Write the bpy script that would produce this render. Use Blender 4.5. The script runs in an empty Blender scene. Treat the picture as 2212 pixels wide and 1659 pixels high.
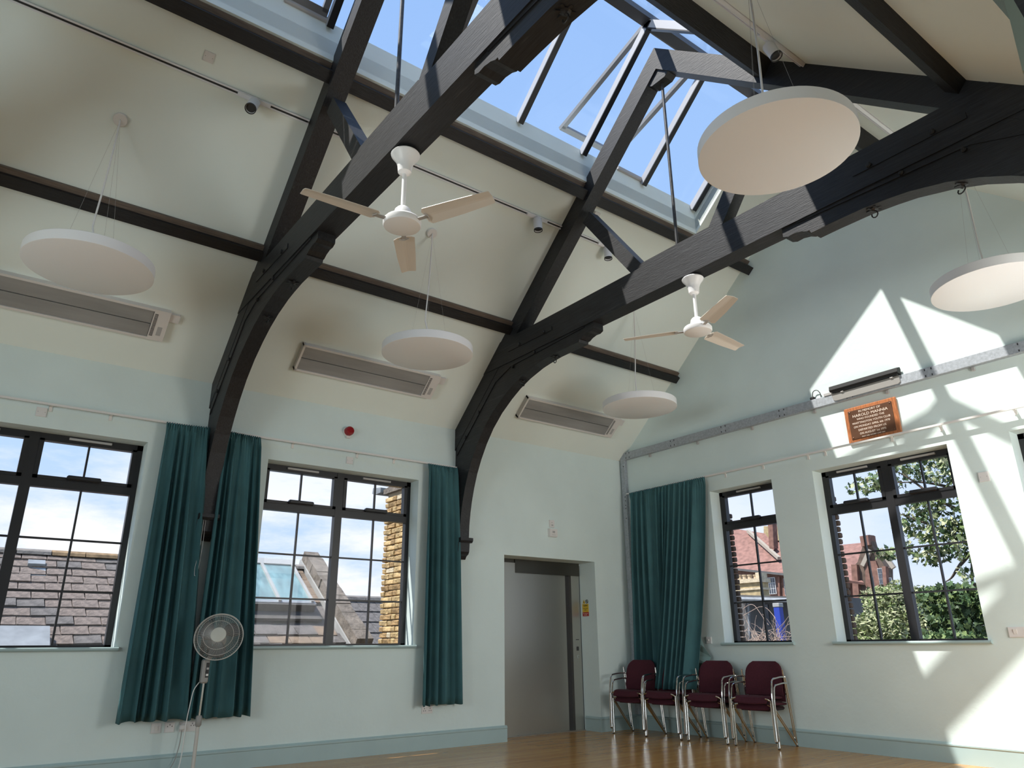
import bpy, math, random
from mathutils import Vector, Matrix
random.seed(7)
scene = bpy.context.scene
COL = scene.collection

# ------------------------------------------------------------------ camera
FPX, YAW, PITCH, ROLL = 1588.1, math.radians(52.8304), math.radians(19.5884), math.radians(-0.4606)
CAM = Vector((8.0755, -8.3001, 1.12))
_f = Vector((-math.sin(YAW) * math.cos(PITCH), math.cos(YAW) * math.cos(PITCH), math.sin(PITCH)))
_r = Vector((math.cos(YAW), math.sin(YAW), 0.0))
_u = _r.cross(_f)
R2 = math.cos(ROLL) * _r + math.sin(ROLL) * _u
U2 = -math.sin(ROLL) * _r + math.cos(ROLL) * _u
cam = bpy.data.cameras.new('camera')
cam.sensor_width = 36.0
cam.sensor_fit = 'HORIZONTAL'
cam.lens = 36.0 * FPX / 2212.0
cam.clip_start, cam.clip_end = 0.05, 600
camo = bpy.data.objects.new('camera', cam)
COL.objects.link(camo)
m3 = Matrix((R2, U2, -_f)).transposed()
camo.matrix_world = Matrix.Translation(CAM) @ m3.to_4x4()
scene.camera = camo


def ray(px, py):
    return _f + R2 * ((px - 1106.0) / FPX) - U2 * ((py - 829.5) / FPX)


def atY(px, py, y):
    d = ray(px, py)
    return CAM + d * ((y - CAM.y) / d.y)


def atX(px, py, x):
    d = ray(px, py)
    return CAM + d * ((x - CAM.x) / d.x)


# ------------------------------------------------------------------ world, sun, exposure
scene.view_settings.view_transform = 'Standard'
scene.view_settings.look = 'None'
scene.view_settings.gamma = 1.0
scene.view_settings.exposure = 0.0
scene.view_settings.use_curve_mapping = False

world = bpy.data.worlds.new('sky')
scene.world = world
world.use_nodes = True
wn, wl = world.node_tree.nodes, world.node_tree.links
wn.clear()
w_out = wn.new('ShaderNodeOutputWorld')
w_bg = wn.new('ShaderNodeBackground')
w_bg.inputs['Strength'].default_value = 1.14
w_tc = wn.new('ShaderNodeTexCoord')
w_sep = wn.new('ShaderNodeSeparateXYZ')
wl.new(w_tc.outputs['Generated'], w_sep.inputs[0])
w_ramp = wn.new('ShaderNodeValToRGB')
cr = w_ramp.color_ramp
cr.elements[0].position = 0.0
cr.elements[0].color = (0.60, 0.725, 0.93, 1)
cr.elements[1].position = 1.0
cr.elements[1].color = (0.25, 0.44, 0.84, 1)
e = cr.elements.new(0.22); e.color = (0.47, 0.65, 0.94, 1)
e = cr.elements.new(0.55); e.color = (0.335, 0.53, 0.89, 1)
wl.new(w_sep.outputs['Z'], w_ramp.inputs[0])
w_map = wn.new('ShaderNodeMapping')
w_map.inputs['Scale'].default_value = (1.0, 1.0, 3.2)
w_map.inputs['Location'].default_value = (0.35, 0.1, 0.2)
wl.new(w_tc.outputs['Generated'], w_map.inputs[0])
w_noise = wn.new('ShaderNodeTexNoise')
w_noise.inputs['Scale'].default_value = 3.4
w_noise.inputs['Detail'].default_value = 7.0
w_noise.inputs['Roughness'].default_value = 0.62
wl.new(w_map.outputs[0], w_noise.inputs['Vector'])
w_cl = wn.new('ShaderNodeMapRange')
w_cl.inputs['From Min'].default_value = 0.40
w_cl.inputs['From Max'].default_value = 0.60
wl.new(w_noise.outputs[0], w_cl.inputs['Value'])
# clouds lie low and to the west (-X), the rest of the sky is clear
w_el = wn.new('ShaderNodeMapRange')
w_el.inputs['From Min'].default_value = 0.42
w_el.inputs['From Max'].default_value = 0.12
wl.new(w_sep.outputs['Z'], w_el.inputs['Value'])
w_az = wn.new('ShaderNodeMapRange')
w_az.inputs['From Min'].default_value = -0.35
w_az.inputs['From Max'].default_value = -0.85
w_az.inputs['To Min'].default_value = 0.25
w_az.inputs['To Max'].default_value = 1.0
wl.new(w_sep.outputs['X'], w_az.inputs['Value'])
w_m1 = wn.new('ShaderNodeMath'); w_m1.operation = 'MULTIPLY'
wl.new(w_cl.outputs[0], w_m1.inputs[0]); wl.new(w_el.outputs[0], w_m1.inputs[1])
w_m2 = wn.new('ShaderNodeMath'); w_m2.operation = 'MULTIPLY'
wl.new(w_m1.outputs[0], w_m2.inputs[0]); wl.new(w_az.outputs[0], w_m2.inputs[1])
w_mix = wn.new('ShaderNodeMix'); w_mix.data_type = 'RGBA'
wl.new(w_m2.outputs[0], w_mix.inputs[0])
wl.new(w_ramp.outputs[0], w_mix.inputs[6])
w_mix.inputs[7].default_value = (0.96, 0.965, 1.0, 1)
wl.new(w_mix.outputs[2], w_bg.inputs[0])
wl.new(w_bg.outputs[0], w_out.inputs[0])

SUN_DIR = Vector((0.433, 1.0, -1.87)).normalized()
sun = bpy.data.lights.new('sun', 'SUN')
sun.energy = 7.5
sun.color = (1.0, 0.965, 0.91)
sun.angle = math.radians(0.6)
suno = bpy.data.objects.new('sun', sun)
COL.objects.link(suno)
suno.rotation_euler = SUN_DIR.to_track_quat('-Z', 'Y').to_euler()
suno.location = (0, -20, 15)

W_ = 7.846
FILL_GAIN = 1.0   # scales the added fill lamps at the right, wing and rear windows


def fill_light(name, loc, direction, sx, sy, power, color=(1.0, 0.98, 0.95)):
    l = bpy.data.lights.new(name, 'AREA')
    l.shape = 'RECTANGLE'
    l.size, l.size_y = sx, sy
    l.energy = power * FILL_GAIN
    l.color = color
    o = bpy.data.objects.new(name, l)
    COL.objects.link(o)
    o.location = loc
    o.rotation_euler = Vector(direction).to_track_quat('-Z', 'Z').to_euler()
    return o


# unseen fill lamps added to brighten the hall, set at the windows of the right wall (x = 7.85), of the side wing (x = 11.2) and of the rear wall (y = -12.8)
COOL = (1.0, 0.985, 0.95)
fill_light('fill_right', (W_ + 0.30, -1.75, 2.1), (-1, 0, 0), 1.98, 2.0, 150, COOL)
for _y, _p in ((-9.75, 1), (-7.2, 2), (-4.65, 10)):
    fill_light('fill_wing', (11.26, _y, 2.05), (-1, 0, 0), 1.98, 2.0, _p, COOL)
for _x, _p in ((1.7, 2), (3.923, 50), (6.15, 104)):
    fill_light('fill_rear', (_x, -12.86, 2.05), (0, 1, 0), 1.98, 2.0, _p, (0.84, 0.95, 1.0))

# ------------------------------------------------------------------ materials
MATS = {}


def node_mat(name):
    m = bpy.data.materials.new(name)
    m.use_nodes = True
    nt = m.node_tree
    b = nt.nodes['Principled BSDF']
    return m, nt, b


def mat(name, color, rough=0.6, metal=0.0, var=0.0, scale=6.0, stretch=(1, 1, 1), bump=0.0, bscale=40.0, spec=None, coat=0.0):
    m, nt, b = node_mat(name)
    b.inputs['Base Color'].default_value = (*color, 1)
    b.inputs['Roughness'].default_value = rough
    b.inputs['Metallic'].default_value = metal
    if spec is not None:
        b.inputs['Specular IOR Level'].default_value = spec
    if coat:
        b.inputs['Coat Weight'].default_value = coat
        b.inputs['Coat Roughness'].default_value = 0.12
    tc = nt.nodes.new('ShaderNodeTexCoord')
    mp = nt.nodes.new('ShaderNodeMapping')
    mp.inputs['Scale'].default_value = stretch
    nt.links.new(tc.outputs['Object'], mp.inputs[0])
    if var:
        n = nt.nodes.new('ShaderNodeTexNoise')
        n.inputs['Scale'].default_value = scale
        n.inputs['Detail'].default_value = 5
        nt.links.new(mp.outputs[0], n.inputs['Vector'])
        r = nt.nodes.new('ShaderNodeValToRGB')
        r.color_ramp.elements[0].position = 0.3
        r.color_ramp.elements[1].position = 0.7
        r.color_ramp.elements[0].color = (*[max(0, c * (1 - var)) for c in color], 1)
        r.color_ramp.elements[1].color = (*[min(1, c * (1 + var)) for c in color], 1)
        nt.links.new(n.outputs[0], r.inputs[0])
        nt.links.new(r.outputs[0], b.inputs['Base Color'])
    if bump:
        n2 = nt.nodes.new('ShaderNodeTexNoise')
        n2.inputs['Scale'].default_value = bscale
        n2.inputs['Detail'].default_value = 4
        nt.links.new(mp.outputs[0], n2.inputs['Vector'])
        bp = nt.nodes.new('ShaderNodeBump')
        bp.inputs['Strength'].default_value = bump
        bp.inputs['Distance'].default_value = 0.02
        nt.links.new(n2.outputs[0], bp.inputs['Height'])
        nt.links.new(bp.outputs[0], b.inputs['Normal'])
    MATS[name] = m
    return m


def glass_mat(name, tint=(1, 1, 1), refl=0.004):
    m = bpy.data.materials.new(name)
    m.use_nodes = True
    nt = m.node_tree
    nt.nodes.clear()
    o = nt.nodes.new('ShaderNodeOutputMaterial')
    mx = nt.nodes.new('ShaderNodeMixShader')
    t = nt.nodes.new('ShaderNodeBsdfTransparent')
    t.inputs[0].default_value = (*tint, 1)
    g = nt.nodes.new('ShaderNodeBsdfGlossy')
    g.inputs['Roughness'].default_value = 0.02
    lw = nt.nodes.new('ShaderNodeLayerWeight')
    lw.inputs['Blend'].default_value = 0.5
    pw = nt.nodes.new('ShaderNodeMath'); pw.operation = 'POWER'
    pw.inputs[1].default_value = 4.0
    nt.links.new(lw.outputs['Facing'], pw.inputs[0])
    f = nt.nodes.new('ShaderNodeMapRange')
    f.inputs['To Min'].default_value = refl
    f.inputs['To Max'].default_value = 0.22
    nt.links.new(pw.outputs[0], f.inputs['Value'])
    nt.links.new(f.outputs[0], mx.inputs[0])
    nt.links.new(t.outputs[0], mx.inputs[1])
    nt.links.new(g.outputs[0], mx.inputs[2])
    nt.links.new(mx.outputs[0], o.inputs[0])
    MATS[name] = m
    return m


mat('wall_paint', (0.675, 0.775, 0.75), 0.85, var=0.035, scale=1.6, bump=0.12, bscale=14)
mat('ceiling_paint', (0.80, 0.865, 0.815), 0.9, var=0.02, scale=1.2, bump=0.08, bscale=10)
mat('trim_paint', (0.385, 0.505, 0.505), 0.45, var=0.03, scale=3)
mat('black_wood', (0.0125, 0.013, 0.015), 0.52, var=0.55, scale=9, stretch=(0.6, 8, 8), bump=0.16, bscale=16)
mat('black_wood_long', (0.009, 0.0085, 0.0085), 0.55, var=0.5, scale=9, stretch=(8, 0.6, 8), bump=0.3, bscale=22)
mat('bare_timber', (0.14, 0.105, 0.08), 0.7, var=0.3, scale=8, stretch=(8, 0.6, 8))


def worn(name, stretch, amount=0.10):
    m = MATS[name]
    nt = m.node_tree
    b = nt.nodes['Principled BSDF']
    src = b.inputs['Base Color'].links[0].from_socket
    tc = nt.nodes.new('ShaderNodeTexCoord')
    mp = nt.nodes.new('ShaderNodeMapping')
    mp.inputs['Scale'].default_value = stretch
    nt.links.new(tc.outputs['Object'], mp.inputs[0])
    n = nt.nodes.new('ShaderNodeTexNoise')
    n.inputs['Scale'].default_value = 3.0
    n.inputs['Detail'].default_value = 9
    n.inputs['Roughness'].default_value = 0.7
    nt.links.new(mp.outputs[0], n.inputs['Vector'])
    r = nt.nodes.new('ShaderNodeMapRange')
    r.inputs['From Min'].default_value = 0.60
    r.inputs['From Max'].default_value = 0.74
    r.inputs['To Max'].default_value = 0.8
    nt.links.new(n.outputs[0], r.inputs['Value'])
    mx_ = nt.nodes.new('ShaderNodeMix'); mx_.data_type = 'RGBA'
    nt.links.new(r.outputs[0], mx_.inputs[0])
    nt.links.new(src, mx_.inputs[6])
    mx_.inputs[7].default_value = (amount, amount, amount, 1)
    nt.links.new(mx_.outputs[2], b.inputs['Base Color'])


worn('black_wood', (0.5, 6, 9), 0.07)
mat('black_iron', (0.012, 0.012, 0.013), 0.45)
mat('rod_steel', (0.05, 0.05, 0.05), 0.4, var=0.4, scale=30)
mat('frame_black', (0.016, 0.016, 0.018), 0.4)
mat('bar_grey', (0.055, 0.057, 0.065), 0.4)
mat('bar_side', (0.42, 0.43, 0.46), 0.4)
mat('sash_grey', (0.16, 0.165, 0.175), 0.4)
mat('silver', (0.62, 0.62, 0.62), 0.35, metal=0.4)
mat('vent_grey', (0.42, 0.41, 0.40), 0.5)
mat('white_enamel', (0.88, 0.88, 0.88), 0.35)
mat('white_plastic', (0.74, 0.72, 0.69), 0.4)
mat('plate_white', (0.72, 0.70, 0.68), 0.4)
mat('diffuser', (0.56, 0.475, 0.415), 0.28, var=0.03, scale=2)
mat('fan_blade', (0.72, 0.67, 0.60), 0.4)
mat('heater_panel', (0.29, 0.285, 0.275), 0.55, var=0.14, scale=5, stretch=(2, 0.25, 2))
mat('heater_frame', (0.70, 0.67, 0.64), 0.5)
mat('dark_slot', (0.03, 0.03, 0.03), 0.6)
mat('spot_white', (0.75, 0.76, 0.78), 0.4)
mat('galvanised', (0.40, 0.43, 0.46), 0.5, metal=0.35, var=0.16, scale=45)
mat('curtain_teal', (0.043, 0.128, 0.140), 0.85, var=0.10, scale=4, bump=0.06, bscale=120)
mat('curtain_lining', (0.22, 0.33, 0.31), 0.85)
mat('chrome', (0.72, 0.70, 0.68), 0.14, metal=1.0)
mat('chair_fabric', (0.060, 0.008, 0.017), 0.95, var=0.15, scale=60, bump=0.15, bscale=260)
mat('chair_shell', (0.02, 0.006, 0.008), 0.6)
mat('rubber', (0.012, 0.012, 0.012), 0.7)
mat('beacon_red', (0.30, 0.006, 0.010), 0.2)
mat('oak', (0.42, 0.15, 0.055), 0.4, var=0.35, scale=9, stretch=(6, 1, 1.2), coat=0.3)
mat('bronze', (0.135, 0.065, 0.036), 0.38, metal=0.35, var=0.2, scale=4)
mat('letter_cream', (0.78, 0.66, 0.55), 0.5)
mat('sign_yellow', (0.72, 0.48, 0.03), 0.5)
mat('sign_red', (0.42, 0.02, 0.02), 0.5)
mat('sign_black', (0.015, 0.014, 0.012), 0.6)
mat('steel', (0.46, 0.45, 0.41), 0.36, metal=0.9, var=0.05, scale=40, stretch=(30, 30, 0.6))
mat('steel_dark', (0.10, 0.095, 0.08), 0.35, metal=0.8)
mat('fan_grey', (0.30, 0.29, 0.27), 0.45)
mat('fan_hub', (0.55, 0.54, 0.47), 0.4)
mat('fan_translucent', (0.09, 0.095, 0.095), 0.25)
mat('pole_white', (0.55, 0.52, 0.47), 0.4)
mat('brick_yellow', (0.50, 0.355, 0.175), 0.9, var=0.28, scale=9, bump=0.6, bscale=30)
mat('brick_brown', (0.34, 0.22, 0.10), 0.9, var=0.3, scale=9, bump=0.6, bscale=30)
mat('brick_pale', (0.55, 0.46, 0.32), 0.9, var=0.2, scale=9, bump=0.6, bscale=30)
mat('mortar', (0.42, 0.34, 0.24), 0.95, bump=0.3, bscale=60)
mat('tile_brown', (0.165, 0.133, 0.116), 0.95, var=0.35, scale=14, bump=0.8, bscale=30)
mat('tile_grey', (0.12, 0.11, 0.105), 0.95, var=0.35, scale=11, bump=0.6, bscale=30)
mat('tile_tan', (0.19, 0.14, 0.10), 0.95, var=0.3, scale=8, bump=0.5, bscale=30)
mat('ridge_stone', (0.18, 0.165, 0.15), 0.95, var=0.3, scale=6, bump=0.5, bscale=20)
mat('lichen', (0.23, 0.155, 0.085), 0.95, var=0.4, scale=10)
mat('lead', (0.22, 0.24, 0.26), 0.6, var=0.2, scale=6)
mat('coping', (0.17, 0.145, 0.12), 0.95, var=0.35, scale=9, bump=0.7, bscale=24)
mat('roof_pane', (0.17, 0.27, 0.28), 0.35, var=0.35, scale=3, stretch=(1, 3, 1))
mat('metal_white', (0.34, 0.34, 0.33), 0.5)
mat('fascia_grey', (0.07, 0.066, 0.062), 0.8, var=0.25, scale=8)
mat('roof_red', (0.235, 0.125, 0.102), 0.9, var=0.28, scale=2.2)
mat('brick_red', (0.20, 0.105, 0.08), 0.9, var=0.3, scale=2.5)
mat('brick_dark', (0.12, 0.085, 0.065), 0.9, var=0.3, scale=2.0)
mat('stone_trim', (0.34, 0.30, 0.25), 0.9)
mat('sash_white', (0.60, 0.60, 0.60), 0.5)
mat('window_dark', (0.055, 0.065, 0.085), 0.1)
mat('chimney_yellow', (0.40, 0.31, 0.17), 0.9, var=0.3, scale=5)
mat('pot_cream', (0.42, 0.33, 0.22), 0.9, var=0.2, scale=5)
mat('shed_grey', (0.105, 0.105, 0.105), 0.8, var=0.2, scale=2)
mat('post_blue', (0.02, 0.05, 0.36), 0.5)
mat('twig', (0.36, 0.27, 0.22), 0.9, var=0.3, scale=6)
mat('bark', (0.10, 0.075, 0.055), 0.95, var=0.3, scale=8)
mat('leaf_light', (0.40, 0.42, 0.24), 0.7, var=0.45, scale=3.0)
mat('leaf_mid', (0.15, 0.205, 0.065), 0.65, var=0.5, scale=4.0)
mat('leaf_dark', (0.055, 0.10, 0.036), 0.6, var=0.5, scale=4.0)
mat('ground', (0.16, 0.15, 0.12), 0.95)
glass_mat('glass')
glass_mat('glass_roof', refl=0.010)


def floor_material():
    m, nt, b = node_mat('wood_floor')
    tc = nt.nodes.new('ShaderNodeTexCoord')
    mp = nt.nodes.new('ShaderNodeMapping')
    mp.inputs['Rotation'].default_value = (0, 0, math.pi / 2)
    nt.links.new(tc.outputs['Object'], mp.inputs[0])
    br = nt.nodes.new('ShaderNodeTexBrick')
    br.offset = 0.37
    br.inputs['Scale'].default_value = 1.0
    br.inputs['Brick Width'].default_value = 1.14
    br.inputs['Row Height'].default_value = 0.075
    br.inputs['Mortar Size'].default_value = 0.0012
    br.inputs['Color1'].default_value = (0.60, 0.315, 0.09, 1)
    br.inputs['Color2'].default_value = (0.48, 0.23, 0.058, 1)
    br.inputs['Mortar'].default_value = (0.17, 0.085, 0.03, 1)
    nt.links.new(mp.outputs[0], br.inputs['Vector'])
    mp2 = nt.nodes.new('ShaderNodeMapping')
    mp2.inputs['Scale'].default_value = (14, 1.2, 1)
    nt.links.new(tc.outputs['Object'], mp2.inputs[0])
    n = nt.nodes.new('ShaderNodeTexNoise')
    n.inputs['Scale'].default_value = 3
    n.inputs['Detail'].default_value = 6
    nt.links.new(mp2.outputs[0], n.inputs['Vector'])
    mx = nt.nodes.new('ShaderNodeMix'); mx.data_type = 'RGBA'; mx.blend_type = 'MULTIPLY'
    mx.inputs[0].default_value = 0.5
    rr = nt.nodes.new('ShaderNodeValToRGB')
    rr.color_ramp.elements[0].position = 0.3
    rr.color_ramp.elements[0].color = (0.6, 0.56, 0.5, 1)
    rr.color_ramp.elements[1].position = 0.7
    rr.color_ramp.elements[1].color = (1, 1, 1, 1)
    nt.links.new(n.outputs[0], rr.inputs[0])
    nt.links.new(br.outputs[0], mx.inputs[6])
    nt.links.new(rr.outputs[0], mx.inputs[7])
    nt.links.new(mx.outputs[2], b.inputs['Base Color'])
    b.inputs['Roughness'].default_value = 0.22
    MATS['wood_floor'] = m


floor_material()

# ------------------------------------------------------------------ mesh helpers


class MB:
    def __init__(self):
        self.v, self.f = [], []

    def add(self, verts, faces):
        n = len(self.v)
        self.v += [tuple(p) for p in verts]
        self.f += [tuple(i + n for i in fc) for fc in faces]
        return self

    def box(self, lo, hi):
        x0, y0, z0 = lo
        x1, y1, z1 = hi
        return self.add([(x0, y0, z0), (x1, y0, z0), (x1, y1, z0), (x0, y1, z0), (x0, y0, z1), (x1, y0, z1), (x1, y1, z1), (x0, y1, z1)],
                        [(0, 3, 2, 1), (4, 5, 6, 7), (0, 1, 5, 4), (1, 2, 6, 5), (2, 3, 7, 6), (3, 0, 4, 7)])

    def bbox(self, lo, hi, b=0.006):
        """box with chamfered vertical/long edges (a cheap bevel: inset of every face)"""
        c = [(lo[i] + hi[i]) / 2 for i in range(3)]
        h = [abs(hi[i] - lo[i]) / 2 for i in range(3)]
        b = min(b, min(h) * 0.8)
        vs, fs = [], []
        idx = {}

        def vid(p):
            k = tuple(round(q, 6) for q in p)
            if k not in idx:
                idx[k] = len(vs); vs.append(k)
            return idx[k]
        S = (-1, 1)
        for ax in range(3):
            a1, a2 = (ax + 1) % 3, (ax + 2) % 3
            for s in S:
                q = []
                for (p, r) in ((-1, -1), (1, -1), (1, 1), (-1, 1)):
                    co = [0, 0, 0]
                    co[ax] = c[ax] + s * h[ax]
                    co[a1] = c[a1] + p * (h[a1] - b)
                    co[a2] = c[a2] + r * (h[a2] - b)
                    q.append(vid(co))
                fs.append(tuple(q if s > 0 else q[::-1]))
        for ax in range(3):      # edge chamfers
            a1, a2 = (ax + 1) % 3, (ax + 2) % 3
            for s1 in S:
                for s2 in S:
                    def pt(e, which):
                        co = [0, 0, 0]
                        co[ax] = c[ax] + e * (h[ax] - b)
                        co[a1] = c[a1] + s1 * (h[a1] - (0 if which == 0 else b))
                        co[a2] = c[a2] + s2 * (h[a2] - (b if which == 0 else 0))
                        return vid(co)
                    q = [pt(-1, 0), pt(1, 0), pt(1, 1), pt(-1, 1)]
                    fs.append(tuple(q if s1 * s2 < 0 else q[::-1]))
        for sx in S:
            for sy in S:
                for sz in S:
                    q = [vid((c[0] + sx * h[0], c[1] + sy * (h[1] - b), c[2] + sz * (h[2] - b))),
                         vid((c[0] + sx * (h[0] - b), c[1] + sy * h[1], c[2] + sz * (h[2] - b))),
                         vid((c[0] + sx * (h[0] - b), c[1] + sy * (h[1] - b), c[2] + sz * h[2]))]
                    fs.append(tuple(q if sx * sy * sz > 0 else q[::-1]))
        return self.add(vs, fs)

    def prism(self, poly, axis, a, b):
        """poly: 2D points; axis 'y' -> points are (x,z); 'x' -> (y,z); 'z' -> (x,y)"""
        def P(p, t):
            return {'y': (p[0], t, p[1]), 'x': (t, p[0], p[1]), 'z': (p[0], p[1], t)}[axis]
        n = len(poly)
        vs = [P(p, a) for p in poly] + [P(p, b) for p in poly]
        ar = sum(poly[i][0] * poly[(i + 1) % n][1] - poly[(i + 1) % n][0] * poly[i][1] for i in range(n))
        flip = (ar > 0) != (axis == 'y')
        if b < a:
            flip = not flip
        fs = []
        lo, hi = list(range(n)), list(range(n, 2 * n))
        # with a<b and CCW poly on axis z: bottom reversed, top as is
        fs.append(tuple(lo[::-1] if flip else lo))
        fs.append(tuple(hi if flip else hi[::-1]))
        for i in range(n):
            j = (i + 1) % n
            q = (lo[i], lo[j], hi[j], hi[i])
            fs.append(q if flip else q[::-1])
        return self.add(vs, fs)

    def obox(self, c, ax, ay, az, hx, hy, hz):
        c, ax, ay, az = Vector(c), Vector(ax), Vector(ay), Vector(az)
        vs = []
        for sz in (-1, 1):
            for (sx, sy) in ((-1, -1), (1, -1), (1, 1), (-1, 1)):
                vs.append(c + ax * (sx * hx) + ay * (sy * hy) + az * (sz * hz))
        fs = [(0, 3, 2, 1), (4, 5, 6, 7), (0, 1, 5, 4), (1, 2, 6, 5), (2, 3, 7, 6), (3, 0, 4, 7)]
        if ax.cross(ay).dot(az) < 0:
            fs = [q[::-1] for q in fs]
        return self.add(vs, fs)

    def beam(self, a, b, w, h, up=(0, 0, 1)):
        a, b = Vector(a), Vector(b)
        d = (b - a)
        L = d.length
        d.normalize()
        s = d.cross(Vector(up)).normalized()
        u = s.cross(d)
        return self.obox((a + b) / 2, d, s, u, L / 2, w / 2, h / 2)

    def tube(self, path, r, n=8, closed=False, caps=True):
        path = [Vector(p) for p in path]
        m = len(path)
        vs, fs = [], []
        prev = None
        for i, p in enumerate(path):
            if closed:
                t = path[(i + 1) % m] - path[i - 1]
            else:
                t = path[min(i + 1, m - 1)] - path[max(i - 1, 0)]
            t.normalize()
            if prev is None:
                ref = Vector((0, 0, 1)) if abs(t.z) < 0.9 else Vector((1, 0, 0))
                s = t.cross(ref).normalized()
            else:
                s = (prev - t * prev.dot(t))
                s = s.normalized() if s.length > 1e-6 else t.cross(Vector((0, 0, 1))).normalized()
            prev = s
            u = t.cross(s)
            rr = r[i] if isinstance(r, (list, tuple)) else r
            for k in range(n):
                a = 2 * math.pi * k / n
                vs.append(p + s * (math.cos(a) * rr) + u * (math.sin(a) * rr))
        seg = m if closed else m - 1
        for i in range(seg):
            j = (i + 1) % m
            for k in range(n):
                l = (k + 1) % n
                fs.append((i * n + k, j * n + k, j * n + l, i * n + l)[::-1])
        if caps and not closed:
            fs.append(tuple(range(n)))
            fs.append(tuple(range((m - 1) * n, m * n))[::-1])
        return self.add(vs, fs)

    def lathe(self, prof, c=(0, 0, 0), axis=(0, 0, 1), n=24):
        """prof: list of (r, h) from one end to the other along axis"""
        c, w = Vector(c), Vector(axis).normalized()
        ref = Vector((1, 0, 0)) if abs(w.x) < 0.9 else Vector((0, 1, 0))
        s = w.cross(ref).normalized()
        u = w.cross(s)
        vs, fs = [], []
        rings = []
        for (r, h) in prof:
            if r < 1e-6:
                rings.append([len(vs)])
                vs.append(c + w * h)
            else:
                rings.append(list(range(len(vs), len(vs) + n)))
                for k in range(n):
                    a = 2 * math.pi * k / n
                    vs.append(c + w * h + s * (math.cos(a) * r) + u * (math.sin(a) * r))
        for A, B in zip(rings, rings[1:]):
            for k in range(n):
                l = (k + 1) % n
                if len(A) == 1 and len(B) == 1:
                    continue
                if len(A) == 1:
                    fs.append((A[0], B[l], B[k]))
                elif len(B) == 1:
                    fs.append((A[k], A[l], B[0]))
                else:
                    fs.append((A[k], A[l], B[l], B[k]))
        if len(rings[0]) > 1:
            fs.append(tuple(rings[0][::-1]))
        if len(rings[-1]) > 1:
            fs.append(tuple(rings[-1]))
        return self.add(vs, fs)

    def mesh(self, name, m, smooth=False, off=(0, 0, 0)):
        me = bpy.data.meshes.new(name)
        me.from_pydata([(p[0] - off[0], p[1] - off[1], p[2] - off[2]) for p in self.v], [], self.f)
        me.materials.append(MATS[m])
        me.validate()
        if smooth:
            me.polygons.foreach_set('use_smooth', [True] * len(me.polygons))
            try:
                me.set_sharp_from_angle(angle=math.radians(35))
            except Exception:
                pass
        me.update()
        return me

    def build(self, name, m, parent=None, smooth=False):
        off = (0, 0, 0)
        q = parent
        while q is not None:
            off = (off[0] + q.location[0], off[1] + q.location[1], off[2] + q.location[2])
            q = q.parent
        o = bpy.data.objects.new(name, self.mesh(name, m, smooth, off))
        COL.objects.link(o)
        o.parent = parent
        return o


def B(lo, hi):
    return MB().box(tuple(min(a, b) for a, b in zip(lo, hi)), tuple(max(a, b) for a, b in zip(lo, hi)))


def tag(o, label=None, cat=None, group=None, kind=None):
    if label: o['label'] = label
    if cat: o['category'] = cat
    if group: o['group'] = group
    if kind: o['kind'] = kind
    return o


def thing(name, loc, label=None, cat=None, group=None, kind=None):
    o = bpy.data.objects.new(name, None)
    o.empty_display_size = 0.1
    COL.objects.link(o)
    o.location = loc
    return tag(o, label, cat, group, kind)


def copy_tree(o, parent=None):
    c = o.copy()
    COL.objects.link(c)
    c.parent = parent
    for ch in list(o.children):
        copy_tree(ch, c)
    return c


def struct(o, label=None):
    o['kind'] = 'structure'
    if label:
        o['label'] = label
    return o


def rounded(path, r, n=5):
    """polyline with rounded inner corners"""
    path = [Vector(p) for p in path]
    out = [path[0]]
    for a, b, c in zip(path, path[1:], path[2:]):
        d1, d2 = (a - b), (c - b)
        k = min(r, d1.length * 0.49, d2.length * 0.49)
        p0, p2 = b + d1.normalized() * k, b + d2.normalized() * k
        for i in range(n + 1):
            t = i / n
            out.append(p0 * (1 - t) ** 2 + b * (2 * t * (1 - t)) + p2 * t ** 2)
    out.append(path[-1])
    return out


# ------------------------------------------------------------------ main dimensions
W = 7.846
XC = W / 2
SL = 0.8853                      # roof slope
ZE = 3.868                       # eaves height
COS, SIN = 0.7487, 0.6629
YR = -12.8                       # rear wall
SKX, SKZ0, SKZ1 = 2.761, 6.312, 6.669     # skylight kerb
SKY0, SKY1 = -1.18, -8.62                # skylight ends; the unseen rear end is cut short to dim the left wall
RIDGE = 7.70
SILL, HEAD = 1.135, 3.115


def zc(x):
    return ZE + SL * (x if x <= XC else W - x)


# ------------------------------------------------------------------ floor and walls
fl = MB()
fl.box((-0.42, YR - 0.3, -0.2), (11.5, 0.3, 0.0))
struct(fl.build('floor', 'wood_floor'), 'glossy honey-coloured narrow strip timber floor')


def wall_with_holes(mb, u0, u1, z0, z1, holes, put):
    """rectangular wall split round rectangular holes; put(u0,u1,z0,z1) adds a block"""
    us = sorted({u0, u1, *[h[0] for h in holes], *[h[1] for h in holes]})
    for a, b in zip(us, us[1:]):
        c = (a + b) / 2
        col = sorted([(h[2], h[3]) for h in holes if h[0] < c < h[1]])
        z = z0
        for (p, q) in col:
            if p > z:
                put(a, b, z, p)
            z = q
        if z1 > z:
            put(a, b, z, z1)


LW = [(-5.62, -3.68), (-8.80, -6.87), (-11.97, -10.04)]        # windows of the left wall
LIFT = (-2.332, -0.686, 0.0, 2.268)
wl_ = MB()
wall_with_holes(wl_, YR - 0.3, 0.3, 0.0, ZE + 0.02, [(a, b, SILL, HEAD) for a, b in LW] + [LIFT],
                lambda a, b, p, q: wl_.box((-0.34, a, p), (0.0, b, q)))
struct(wl_.build('wall_left', 'wall_paint'), 'long pale duck-egg wall with black windows and the lift recess')

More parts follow.
